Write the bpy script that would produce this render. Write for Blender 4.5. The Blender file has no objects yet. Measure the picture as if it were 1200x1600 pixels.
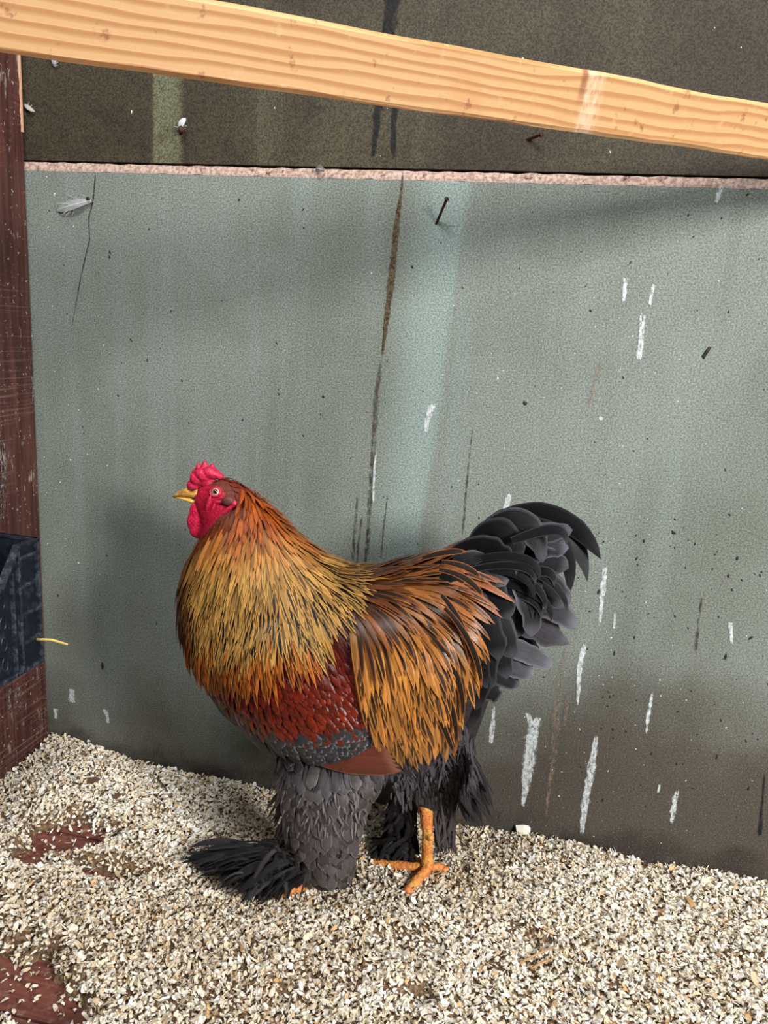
import bpy, bmesh, math, random
import numpy as np
from mathutils import Vector, Matrix, noise
from mathutils.bvhtree import BVHTree

random.seed(7); rng = np.random.default_rng(7)
scene = bpy.context.scene
col = scene.collection

# ------------------------------------------------------------------ camera
F = 1200.0
CX = np.array([5800, 668, -1200.0]); CX /= np.linalg.norm(CX)
CD = np.array([-328, 5000, 1200.0]); CD -= CD.dot(CX) * CX; CD /= np.linalg.norm(CD)
M = np.array([CX, np.cross(-CD, CX), -CD])          # world = M @ camera(x right, y down, z forward)
CAM = np.array([0.0, -1.5, 1.08])
cam_d = bpy.data.cameras.new('camera'); cam = bpy.data.objects.new('camera', cam_d); col.objects.link(cam)
R = Matrix([[M[i][0], -M[i][1], -M[i][2]] for i in range(3)])
cam.matrix_world = Matrix.Translation(CAM) @ R.to_4x4()
cam_d.sensor_fit = 'VERTICAL'; cam_d.sensor_height = 36.0; cam_d.lens = 36.0 * F / 1600.0
cam_d.clip_start = 0.02
scene.camera = cam

# ------------------------------------------------------------------ world and light
w = bpy.data.worlds.new('world'); scene.world = w; w.use_nodes = True
bg = w.node_tree.nodes['Background']; bg.inputs[0].default_value = (0.80, 0.90, 1.0, 1); bg.inputs[1].default_value = 0.09

def area(name, loc, aim, sx, sy, power, color):
    d = bpy.data.lights.new(name, 'AREA'); d.shape = 'RECTANGLE'; d.size = sx; d.size_y = sy
    d.energy = power; d.color = color
    o = bpy.data.objects.new(name, d); col.objects.link(o); o.location = loc
    o.rotation_euler = (Vector(aim) - Vector(loc)).to_track_quat('-Z', 'Y').to_euler()
    return o
area('doorway_daylight', (2.5, -2.5, 2.05), (-0.2, -0.1, 0.7), 0.7, 0.8, 196, (1.0, 0.99, 0.97))
area('skylight_daylight', (-0.5, -1.45, 3.3), (-0.45, -0.6, 0.0), 0.9, 0.7, 72, (0.92, 0.97, 1.0))
scene.view_settings.view_transform = 'Standard'; scene.view_settings.look = 'None'
scene.view_settings.gamma = 1.0; scene.view_settings.use_curve_mapping = False
scene.view_settings.exposure = 0.0

# ------------------------------------------------------------------ pixel helpers (photo frame 1200x1600)
def ray(px, py): return M @ np.array([(px - 600) / F, (py - 800) / F, 1.0])
def at_y(px, py, y): r = ray(px, py); return CAM + r * (y - CAM[1]) / r[1]
def at_x(px, py, x): r = ray(px, py); return CAM + r * (x - CAM[0]) / r[0]
def at_z(px, py, z): r = ray(px, py); return CAM + r * (z - CAM[2]) / r[2]
def proj(p):
    c = M.T @ (np.asarray(p) - CAM); return 600 + F * c[0] / c[2], 800 + F * c[1] / c[2]
CAMX = Vector(M @ np.array([1, 0, 0])); CAMDN = Vector(M @ np.array([0, 1, 0]))

def lin(r, g, b):
    def f(c):
        c /= 255.0
        return c / 12.92 if c <= 0.04045 else ((c + 0.055) / 1.055) ** 2.4
    return (f(r), f(g), f(b), 1.0)

# ------------------------------------------------------------------ node helper
class NB:
    def __init__(s, name, rough=0.6, spec=0.5):
        s.m = bpy.data.materials.new(name); s.m.use_nodes = True; s.nt = s.m.node_tree
        s.b = s.nt.nodes['Principled BSDF']; s.b.inputs['Roughness'].default_value = rough
        s.b.inputs['Specular IOR Level'].default_value = spec
    def n(s, t, **k):
        x = s.nt.nodes.new(t)
        for a, v in k.items(): setattr(x, a, v)
        return x
    def l(s, a, b): s.nt.links.new(a, b)
    def val(s, sock, v):
        if hasattr(v, 'is_output') or isinstance(v, bpy.types.NodeSocket): s.l(v, sock)
        else: sock.default_value = v
    def coord(s, scale=(1, 1, 1), kind='Object'):
        t = s.n('ShaderNodeTexCoord'); m = s.n('ShaderNodeMapping'); m.inputs['Scale'].default_value = scale
        s.l(t.outputs[kind], m.inputs[0]); return m.outputs[0]
    def noise(s, vec, scale, detail=3, rough=0.55, dist=0.0):
        x = s.n('ShaderNodeTexNoise'); s.l(vec, x.inputs['Vector'])
        x.inputs['Scale'].default_value = scale; x.inputs['Detail'].default_value = detail
        x.inputs['Roughness'].default_value = rough; x.inputs['Distortion'].default_value = dist
        return x.outputs['Fac']
    def ramp(s, fac, lo, hi, a=0.0, b=1.0):
        x = s.n('ShaderNodeMapRange'); x.interpolation_type = 'SMOOTHSTEP'
        s.val(x.inputs[0], fac)
        for i, v in enumerate((lo, hi, a, b)): x.inputs[i + 1].default_value = v
        return x.outputs[0]
    def math(s, op, a, b=0.0):
        x = s.n('ShaderNodeMath', operation=op); s.val(x.inputs[0], a); s.val(x.inputs[1], b); return x.outputs[0]
    def mix(s, f, a, b, mode='MIX'):
        x = s.n('ShaderNodeMix', data_type='RGBA', blend_type=mode)
        s.val(x.inputs[0], f); s.val(x.inputs[6], a); s.val(x.inputs[7], b); return x.outputs[2]
    def attr(s, name): x = s.n('ShaderNodeAttribute'); x.attribute_name = name; return x
    def sep(s, vec): x = s.n('ShaderNodeSeparateXYZ'); s.l(vec, x.inputs[0]); return x.outputs
    def bump(s, h, strength=0.3, dist=0.002):
        x = s.n('ShaderNodeBump'); x.inputs['Strength'].default_value = strength; x.inputs['Distance'].default_value = dist
        s.l(h, x.inputs['Height']); s.l(x.outputs[0], s.b.inputs['Normal'])
    def color(s, c): s.val(s.b.inputs['Base Color'], c)

# ------------------------------------------------------------------ object helpers
def tag(o, label=None, cat=None, group=None, kind=None):
    for k, v in (('label', label), ('category', cat), ('group', group), ('kind', kind)):
        if v: o[k] = v
    return o
def empty(name, loc):
    o = bpy.data.objects.new(name, None); o.empty_display_size = 0.05; o.location = loc; col.objects.link(o); return o
def link(name, me, mat=None, parent=None, smooth=False):
    o = bpy.data.objects.new(name, me); col.objects.link(o)
    if mat is not None:
        if len(me.materials) == 0: me.materials.append(mat)
    if smooth:
        me.polygons.foreach_set('use_smooth', [True] * len(me.polygons))
    if parent is not None:
        o.parent = parent
        loc = Vector((0, 0, 0)); q = parent
        while q is not None: loc = loc + q.location; q = q.parent
        o.matrix_parent_inverse = Matrix.Translation(-loc)
        # parents are only ever translated
        o.matrix_parent_inverse = Matrix.Translation(-parent_world(parent))
    return o
def parent_world(p):
    if p.parent is None: return Vector(p.location)
    return parent_world(p.parent) + Vector(p.location) + p.matrix_parent_inverse.translation
def mesh_py(name, V, Fc):
    me = bpy.data.meshes.new(name); me.from_pydata([tuple(v) for v in V], [], Fc); me.update(); return me
def from_bm(name, bm):
    me = bpy.data.meshes.new(name); bm.to_mesh(me); bm.free(); return me
def box_bm(bm, x0, x1, y0, y1, z0, z1):
    r = bmesh.ops.create_cube(bm, size=1.0, matrix=Matrix.Translation(((x0+x1)/2, (y0+y1)/2, (z0+z1)/2)) @ Matrix.Diagonal((x1-x0, y1-y0, z1-z0, 1)))
    return r['verts']
def box(name, x0, x1, y0, y1, z0, z1, mat, parent=None, bev=0.0):
    bm = bmesh.new(); box_bm(bm, x0, x1, y0, y1, z0, z1)
    if bev: bmesh.ops.bevel(bm, geom=bm.edges[:], offset=bev, segments=2, affect='EDGES', profile=0.5)
    return link(name, from_bm(name, bm), mat, parent)
def tube_bm(bm, pts, radii, seg=8, cap=True):
    pts = [Vector(p) for p in pts]; rings = []
    ref = Vector((0.3, 0.9, 0.2)).normalized()
    for i, p in enumerate(pts):
        t = (pts[min(i+1, len(pts)-1)] - pts[max(i-1, 0)]).normalized()
        a = t.cross(ref)
        if a.length < 0.05: a = t.cross(Vector((1, 0, 0)))
        a.normalize(); b = t.cross(a)
        rings.append([bm.verts.new(p + (a*math.cos(2*math.pi*k/seg) + b*math.sin(2*math.pi*k/seg))*radii[i]) for k in range(seg)])
    for i in range(len(rings)-1):
        for k in range(seg):
            bm.faces.new((rings[i][k], rings[i][(k+1) % seg], rings[i+1][(k+1) % seg], rings[i+1][k]))
    if cap:
        bm.faces.new(rings[0][::-1]); bm.faces.new(rings[-1])
def tube(name, pts, radii, mat, parent=None, seg=8):
    bm = bmesh.new(); tube_bm(bm, pts, radii, seg); bmesh.ops.recalc_face_normals(bm, faces=bm.faces[:])
    return link(name, from_bm(name, bm), mat, parent, True)
def remesh(me, voxel, smooth_it=4):
    o = bpy.data.objects.new('tmp', me); col.objects.link(o)
    m = o.modifiers.new('r', 'REMESH'); m.mode = 'VOXEL'; m.voxel_size = voxel
    if smooth_it:
        s = o.modifiers.new('s', 'SMOOTH'); s.factor = 0.5; s.iterations = smooth_it
    dg = bpy.context.evaluated_depsgraph_get()
    out = bpy.data.meshes.new_from_object(o.evaluated_get(dg))
    bpy.data.objects.remove(o); bpy.data.meshes.remove(me)
    return out
def in_poly(x, y, P):
    c = False; j = len(P) - 1
    for i in range(len(P)):
        xi, yi = P[i]; xj, yj = P[j]
        if (yi > y) != (yj > y) and x < (xj - xi) * (y - yi) / (yj - yi) + xi: c = not c
        j = i
    return c

# ------------------------------------------------------------------ materials: setting
def mat_panel():
    b = NB('painted_chipboard', 0.62, 0.35); v = b.coord()
    x, y, z = b.sep(v)
    big = b.noise(v, 1.7, 4, 0.6); c = b.mix(b.ramp(big, 0.35, 0.65), lin(128, 134, 126), lin(111, 116, 106))
    st = b.noise(b.coord((9, 1, 0.5)), 1.6, 3); c = b.mix(b.ramp(st, 0.45, 0.72, 0, 0.32), c, lin(136, 148, 144))
    # pale band of light from between slats, painted into the panel colour
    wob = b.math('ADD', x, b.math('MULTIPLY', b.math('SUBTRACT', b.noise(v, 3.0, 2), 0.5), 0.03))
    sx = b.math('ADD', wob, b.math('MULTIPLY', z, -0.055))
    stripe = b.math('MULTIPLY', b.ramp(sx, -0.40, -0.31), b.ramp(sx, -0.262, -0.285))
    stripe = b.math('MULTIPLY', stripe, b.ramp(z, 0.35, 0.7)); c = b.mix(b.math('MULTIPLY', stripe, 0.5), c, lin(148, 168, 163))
    # damp brown stain of litter dust, irregular, mostly on the right foot of the sheet
    g = b.math('ADD', b.math('MULTIPLY', b.noise(v, 3.2, 5, 0.6), 0.42), b.math('MULTIPLY', z, -0.95))
    g = b.math('ADD', g, b.math('MULTIPLY', b.ramp(x, -0.45, 0.25), 0.30))
    c = b.mix(b.ramp(g, -0.05, 0.28, 0, 0.9), c, lin(72, 62, 55))
    g2 = b.math('ADD', b.math('MULTIPLY', b.noise(v, 7.0, 4, 0.6), 0.30), b.math('MULTIPLY', z, -0.9))
    c = b.mix(b.ramp(g2, 0.06, 0.14, 0, 0.75), c, lin(52, 44, 39))
    sp = b.noise(v, 330, 2, 0.6); c = b.mix(1.0, c, b.mix(b.ramp(sp, 0.3, 0.72), (0.60, 0.60, 0.60, 1), (1.45, 1.45, 1.45, 1)), 'MULTIPLY')
    wg = b.noise(v, 430, 1, 0.5); c = b.mix(b.ramp(wg, 0.66, 0.74, 0, 0.5), c, lin(186, 196, 186)); sp2 = b.noise(v, 120, 3, 0.6); c = b.mix(b.ramp(sp2, 0.63, 0.72, 0, 0.3), c, lin(84, 88, 80))
    b.color(c); b.bump(b.noise(v, 260, 3), 0.25, 0.001); return b.m
def mat_upper():
    b = NB('stained_chipboard', 0.6, 0.3); v = b.coord(); x, y, z = b.sep(v)
    n1 = b.noise(v, 3.0, 5, 0.6); c = b.mix(b.ramp(n1, 0.35, 0.68), lin(54, 46, 36), lin(70, 64, 49))
    n2 = b.noise(b.coord((7, 1, 0.6)), 1.3, 3); c = b.mix(b.ramp(n2, 0.55, 0.7, 0, 0.45), c, lin(86, 84, 66))
    st = b.math('MULTIPLY', b.ramp(x, -0.838, -0.832), b.ramp(x, -0.765, -0.785)); c = b.mix(b.math('MULTIPLY', st, 0.45), c, lin(122, 122, 94))
    n3 = b.noise(v, 5.0, 4, 0.65, 0.6); c = b.mix(b.ramp(n3, 0.56, 0.62, 0, 0.5), c, lin(52, 43, 36))
    sp = b.noise(v, 330, 2, 0.6); c = b.mix(1.0, c, b.mix(b.ramp(sp, 0.3, 0.72), (0.5, 0.5, 0.5, 1), (1.6, 1.6, 1.55, 1)), 'MULTIPLY')
    b.color(c); b.bump(b.noise(v, 260, 3), 0.25, 0.001); return b.m
def mat_raw():
    b = NB('raw_chipboard_edge', 0.8, 0.2); v = b.coord()
    c = b.mix(b.ramp(b.noise(v, 160, 4), 0.35, 0.65), lin(150, 122, 108), lin(196, 170, 156))
    c = b.mix(b.ramp(b.noise(v, 60, 4), 0.6, 0.7), c, lin(96, 70, 58))
    b.color(c); b.bump(b.noise(v, 300, 3), 0.7, 0.002); return b.m
def mat_brown():
    b = NB('brown_painted_wood', 0.5, 0.4); v = b.coord()
    g = b.noise(b.coord((30, 30, 1.6)), 3.0, 4); c = b.mix(b.ramp(g, 0.35, 0.68), lin(60, 31, 28), lin(88, 52, 46))
    saw = b.noise(b.coord((3, 3, 140)), 1.5, 2); msk = b.ramp(b.noise(v, 2.6, 2), 0.45, 0.6)
    c = b.mix(b.math('MULTIPLY', b.math('MULTIPLY', b.ramp(saw, 0.5, 0.66), msk), 0.4), c, lin(140, 112, 104))
    wear = b.noise(b.coord((8, 8, 2.2)), 4.0, 6, 0.7); c = b.mix(b.ramp(wear, 0.59, 0.67, 0, 0.7), c, lin(176, 160, 152))
    sp = b.noise(v, 130, 3, 0.6); c = b.mix(b.ramp(sp, 0.64, 0.71, 0, 0.7), c, lin(190, 176, 158))
    b.color(c); b.bump(g, 0.5, 0.002); return b.m
def mat_floor():
    b = NB('red_painted_floor', 0.6, 0.3); v = b.coord()
    g = b.noise(b.coord((2, 30, 2)), 2.0, 4); c = b.mix(b.ramp(g, 0.35, 0.65), lin(96, 50, 42), lin(124, 74, 62))
    c = b.mix(b.ramp(b.noise(v, 60, 4, 0.6), 0.5, 0.7, 0, 0.5), c, lin(150, 118, 100)); b.color(c); b.bump(g, 0.3, 0.002); return b.m
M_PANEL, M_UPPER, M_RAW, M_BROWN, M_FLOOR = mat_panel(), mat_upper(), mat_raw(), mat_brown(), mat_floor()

# ------------------------------------------------------------------ setting
XL = -1.12
EDGE = 1.08 + 0.285
wall_back = tag(box('wall_back', XL - 0.05, 1.3, 0.03, 0.06, 0, 2.3, M_BROWN), kind='structure')
# lower sheet, its raw top edge broken back at a slant
def strip_mesh(name, prof, x0, x1, nx, wob=0.0):
    V, Fc = [], []; n = len(prof)
    for i in range(nx + 1):
        x = x0 + (x1 - x0) * i / nx
        for k, (y, z) in enumerate(prof):
            d = wob * noise.noise((x * 40, k * 3.1, 0)) if wob else 0
            V.append((x, y, z + d))
    for i in range(nx):
        for k in range(n):
            a = i * n + k; bb = i * n + (k + 1) % n; Fc.append((a, a + n, bb + n, bb))
    Fc.append(tuple(range(n))); Fc.append(tuple(nx * n + k for k in range(n))[::-1])
    me = mesh_py(name, V, Fc); bm = bmesh.new(); bm.from_mesh(me); bmesh.ops.recalc_face_normals(bm, faces=bm.faces[:]); bm.to_mesh(me); bm.free()
    return me
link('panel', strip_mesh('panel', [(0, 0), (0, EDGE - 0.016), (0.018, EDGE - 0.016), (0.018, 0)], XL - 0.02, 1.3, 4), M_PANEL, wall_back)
link('panel_edge', strip_mesh('panel_edge', [(0, EDGE - 0.016), (0.0005, EDGE - 0.012), (0.006, EDGE + 0.001), (0.018, EDGE + 0.001), (0.018, EDGE - 0.016)], XL - 0.02, 1.3, 300, 0.0022), M_RAW, wall_back)
box('panel', XL - 0.02, 1.3, 0.007, 0.022, EDGE + 0.0055, 2.3, M_UPPER, wall_back)
wall_left = tag(box('wall_left', XL - 0.06, XL - 0.02, -1.6, 0.03, 0, 2.3, M_BROWN), kind='structure')
yy = -0.002
for i, wd in enumerate((0.118, 0.16, 0.15, 0.16, 0.15, 0.16, 0.15, 0.16, 0.15, 0.16)):
    box('plank', XL - 0.02, XL, yy - wd, yy - 0.003, 0, 2.3, M_BROWN, wall_left, 0.002); yy -= wd
# splintered raw edge high on the first plank
V, Fc = [], []
for i in range(41):
    z = 1.62 - 0.20 * i / 40
    dpt = 0.004 + 0.004 * noise.noise((z * 60, 1, 2))
    V += [(XL + 0.0003, -0.0045, z), (XL + 0.0018, -0.005, z), (XL + 0.0018, -0.006 - abs(dpt), z), (XL + 0.0002, -0.007 - abs(dpt), z)]
for i in range(40):
    for k in range(3): a = i * 4 + k; Fc.append((a, a + 1, a + 5, a + 4))
M_SPL = NB('raw_splinter', 0.7); M_SPL.color(lin(196, 150, 118)); M_SPL = M_SPL.m
link('splinter', mesh_py('splinter', V, Fc), M_SPL, wall_left)
# floor of boards
floor = tag(box('floor', XL - 0.02, 1.3, -1.6, 0.03, -0.05, -0.012, M_FLOOR), kind='structure')
for i in range(12):
    box('plank', XL - 0.02, 1.3, 0.02 - 0.135 * (i + 1) + 0.004, 0.02 - 0.135 * i, -0.012, 0.0, M_FLOOR, floor, 0.002)

# ------------------------------------------------------------------ marks on the wall
def mat_smear(name, c1, c2, scale, lo, hi, dens=1.0, stretch=0.35):
    b = NB(name, 0.75, 0.2); v = b.coord((1, 1, stretch))
    b.color(b.mix(b.ramp(b.noise(b.coord(), 200, 3), 0.35, 0.65), c1, c2))
    ed = b.attr('Fade').outputs['Fac']
    nz = b.math('ADD', b.math('MULTIPLY', b.noise(v, scale, 5, 0.75), 0.75), b.math('MULTIPLY', b.noise(b.coord(), 520, 2, 0.6), 0.25))
    al = b.ramp(b.math('ADD', nz, b.math('MULTIPLY', b.math('SUBTRACT', ed, 0.8), 0.55)), lo, hi, 0, dens)
    b.l(al, b.b.inputs['Alpha']); b.bump(b.noise(b.coord(), 300, 3), 0.5, 0.001); return b.m
M_DROP = mat_smear('dried_dropping', lin(190, 196, 196), lin(228, 232, 232), 210, 0.34, 0.54, 0.92)
M_DROPF = mat_smear('thin_dropping', lin(170, 176, 174), lin(214, 220, 220), 230, 0.50, 0.66, 0.8)
M_PINK = mat_smear('rusty_smear', lin(138, 116, 102), lin(168, 148, 134), 190, 0.40, 0.66, 0.8)
M_GOUGE = mat_smear('dark_gouge', lin(52, 42, 32), lin(108, 90, 66), 180, 0.30, 0.50, 0.9)
M_STAIN = mat_smear('dark_run', lin(56, 48, 42), lin(84, 74, 64), 160, 0.38, 0.60, 0.72)
M_BLK = mat_smear('black_run', lin(26, 25, 28), lin(44, 42, 42), 130, 0.32, 0.55, 0.85)

def sm(x, a, b): t = min(1, max(0, (x - a) / (b - a))); return t * t * (3 - 2 * t)
def streak(name, pts, widths, mat, y=-0.0006, sub=8, parent=wall_back, wob=0.35):
    """ragged run on the wall; pts in photo px, widths in px; a thin crust standing proud of the sheet"""
    P = [at_y(px, py, y) for px, py in pts]; V, Fc, fade = [], [], []; N = (len(P) - 1) * sub
    for i in range(N + 1):
        t = i / sub; k = min(int(t), len(P) - 2); f = t - k
        p = P[k] * (1 - f) + P[k+1] * f; wd = (widths[k] * (1 - f) + widths[k+1] * f) * 0.00138 * 0.5
        sd = p[2] * 130 + p[0] * 77
        wl = wd * (1 + wob * noise.noise((sd, 1.3, 0))) ; wr = wd * (1 + wob * noise.noise((sd, 7.7, 0)))
        e = sm(min(i, N - i) / max(1, N), -0.04, 0.12 if len(P) < 4 else 0.06); wl *= 0.45 + 0.55 * e; wr *= 0.45 + 0.55 * e
        for q, ff in ((-wl * 1.5, 0.0), (-wl * 0.5, 0.8 * e), (wr * 0.5, 0.8 * e), (wr * 1.5, 0.0)):
            V.append((p[0] + q, y - 0.0008 * ff, p[2])); fade.append(ff)
    for i in range(N):
        for k in range(3): a = i * 4 + k; Fc.append((a, a + 1, a + 5, a + 4))
    me = mesh_py(name, V, Fc); at = me.attributes.new('Fade', 'FLOAT', 'POINT'); at.data.foreach_set('value', fade)
    return link(name, me, mat, parent)
for pts, wd in [
    ([(1022, 440), (1014, 480)], [5, 6]), ([(1005, 485), (1002, 525), (998, 568)], [10, 9, 10]),
    ([(678, 628), (668, 655), (665, 680)], [16, 12, 6]), ([(588, 700), (584, 745), (583, 792)], [4, 6, 3]),
    ([(946, 878), (942, 925), (936, 985)], [9, 10, 4]), ([(914, 1000), (906, 1040), (902, 1110)], [9, 11, 4]),
    ([(824, 1112), (832, 1140)], [8, 14]), ([(842, 1118), (832, 1145), (824, 1210), (816, 1265)], [9, 24, 20, 4]),
    ([(932, 1145), (924, 1200), (915, 1250), (908, 1306)], [7, 16, 14, 8]), ([(1021, 1076), (1013, 1115), (1010, 1150)], [5, 8, 4]),
    ([(1058, 1232), (1052, 1262), (1049, 1290)], [9, 11, 6]), ([(1130, 288), (1124, 300), (1119, 320)], [12, 7, 9]),
    ([(772, 1098), (769, 1140), (766, 1165)], [5, 11, 8]), ([(798, 770), (788, 798)], [10, 12]),
    ([(978, 430), (974, 475)], [9, 5]), ([(907, 572), (911, 573)], [10, 8]), ([(961, 955), (959, 985)], [4, 5]),
    ([(1031, 1225), (1028, 1240)], [4, 4]), ([(1140, 968), (1144, 1010)], [8, 5]), ([(938, 650), (939, 657)], [7, 7])]:
    streak('dropping_streak', pts, wd, M_DROP)
for pts, wd in [([(112, 1074), (113, 1100)], [14, 18]), ([(164, 1106), (170, 1132)], [15, 8]), ([(87, 1105), (88, 1125)], [12, 10])]:
    streak('dropping_streak', pts, wd, M_DROP, wob=0.15)
for pts, wd in [([(940, 590), (936, 620), (925, 660)], [8, 8, 5]), ([(912, 650), (905, 690), (902, 720)], [6, 6, 4]),
                ([(975, 520), (968, 590), (950, 640)], [10, 10, 5]), ([(560, 445), (556, 465)], [10, 7]), ([(968, 350), (967, 372)], [8, 5])]:
    streak('dropping_streak', pts, wd, M_DROPF)
for pts, wd in [([(886, 1005), (874, 1060), (868, 1120), (866, 1180), (850, 1290)], [8, 16, 18, 14, 6]), ([(888, 1080), (880, 1140)], [7, 8]), ([(940, 560), (918, 640)], [12, 8])]:
    streak('rusty_smear', pts, wd, M_PINK)
streak('gouge', [(630, 268), (627, 300), (620, 350), (613, 430), (604, 500), (597, 560)], [2, 4, 9, 12, 10, 3], M_GOUGE, wob=0.2)
for pts, wd in [([(597, 555), (588, 620), (584, 700), (578, 780), (574, 885)], [5, 12, 11, 9, 7]), ([(560, 765), (555, 820), (550, 890)], [3, 7, 6]),
                ([(567, 800), (560, 850), (557, 890)], [3, 6, 5]), ([(607, 765), (600, 820), (594, 880)], [2, 4, 3]),
                ([(741, 650), (730, 750), (722, 850)], [2, 4, 5]), ([(575, 820), (570, 890)], [5, 5]), ([(1098, 920), (1085, 1030)], [3, 7])]:
    streak('dark_run', pts, wd, M_STAIN)
for pts, wd in [([(618, -40), (606, 60), (590, 180), (582, 250)], [26, 24, 14, 6]), ([(622, 100), (616, 180), (614, 255)], [10, 10, 8])]:
    streak('dark_run', pts, wd, M_BLK, y=0.0062, sub=14)
streak('dark_run', [(1196, 1195), (1190, 1270), (1186, 1310)], [2, 5, 9], M_BLK)
# crack running down from the top-left nail: two thin dark slits
streak('crack', [(150, 265), (146, 312), (139, 340), (140, 375), (127, 430), (110, 525)], [2, 3, 2.6, 2.6, 2, 1], M_BLK, sub=12)

def scuff_left(pts, widths, sub=8):
    P = [at_x(px, py, XL + 0.0004) for px, py in pts]; V, Fc, fade = [], [], []; N_ = (len(P) - 1) * sub
    for i in range(N_ + 1):
        t = i / sub; k = min(int(t), len(P) - 2); f = t - k; p = P[k] * (1 - f) + P[k+1] * f; wd = widths[k] * (1 - f) + widths[k+1] * f
        e = 0.2 if i in (0, N_) else 1.0
        for q, ff in ((-1.5, 0), (-0.5, 0.8 * e), (0.5, 0.8 * e), (1.5, 0)):
            V.append((XL + 0.0004 + 0.0006 * ff, min(-0.004, p[1] + q * wd * 0.5), p[2])); fade.append(ff)
    for i in range(N_):
        for k in range(3): a = i * 4 + k; Fc.append((a, a + 1, a + 5, a + 4))
    me = mesh_py('scuff', V, Fc); at = me.attributes.new('Fade', 'FLOAT', 'POINT'); at.data.foreach_set('value', fade); link('scuff', me, M_DROPF, wall_left)
scuff_left([(3, 680), (6, 740), (4, 820)], [0.02, 0.028, 0.02]); scuff_left([(50, 585), (52, 625)], [0.008, 0.012]); scuff_left([(58, 690), (62, 760)], [0.006, 0.01])
scuff_left([(28, 1070), (26, 1105)], [0.03, 0.02]); scuff_left([(66, 1110), (64, 1150)], [0.016, 0.02]); scuff_left([(18, 1020), (14, 1120)], [0.01, 0.02])
M_DARKFLECK = NB('dark_fleck', 0.8); M_DARKFLECK.color(lin(38, 32, 28)); M_DARKFLECK = M_DARKFLECK.m
M_WHITEFLECK = NB('white_fleck', 0.8); M_WHITEFLECK.color(lin(214, 214, 206)); M_WHITEFLECK = M_WHITEFLECK.m
def flecks(name, n, mat, fn, smin, smax, y=0.0):
    V, Fc = [], []
    for i in range(n):
        px, py = fn(); p = at_y(px, py, y); s = random.uniform(smin, smax) * random.uniform(0.5, 1); a = random.gauss(0, 0.5); el = random.uniform(1, 2.4)
        b0 = len(V); k = 6
        for j in range(k):
            th = 2 * math.pi * j / k; rr = s * random.uniform(0.6, 1.1); u, vv = rr * math.cos(th), rr * el * math.sin(th)
            V.append((p[0] + u * math.cos(a) - vv * math.sin(a), y + 0.0002, p[2] + u * math.sin(a) + vv * math.cos(a)))
        V.append((p[0], y - s * 0.5, p[2]))
        for j in range(k): Fc.append((b0 + j, b0 + (j + 1) % k, b0 + k))
    o = link(name, mesh_py(name, V, Fc), mat, wall_back); o['kind'] = 'stuff'; return o
def f_all(): return random.uniform(60, 1200), 300 + 1050 * random.random() ** 0.8
def f_right(): return random.uniform(900, 1200), random.uniform(800, 1280)
flecks('dirt_flecks', 300, M_DARKFLECK, f_all, 0.0012, 0.0032)
flecks('dirt_flecks', 90, M_DARKFLECK, f_right, 0.0015, 0.0045)
flecks('pale_flecks', 190, M_WHITEFLECK, lambda: (random.gauss(930, 140), random.uniform(420, 1330)) , 0.0009, 0.0022)
flecks('pale_flecks', 60, M_WHITEFLECK, lambda: (random.uniform(40, 170), random.uniform(260, 900)), 0.0009, 0.0024)
flecks('pale_flecks', 22, M_WHITEFLECK, lambda: (random.uniform(60, 1190), random.uniform(10, 250)), 0.001, 0.0028, 0.007)
flecks('dirt_flecks', 14, M_DARKFLECK, lambda: random.choice([(232, 352), (233, 358), (172, 395), (171, 402), (1104, 550), (1100, 556), (1110, 548), (820, 630), (505, 620), (160, 1040), (150, 1052), (350, 700), (1052, 832), (985, 330)]), 0.003, 0.007)

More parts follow.
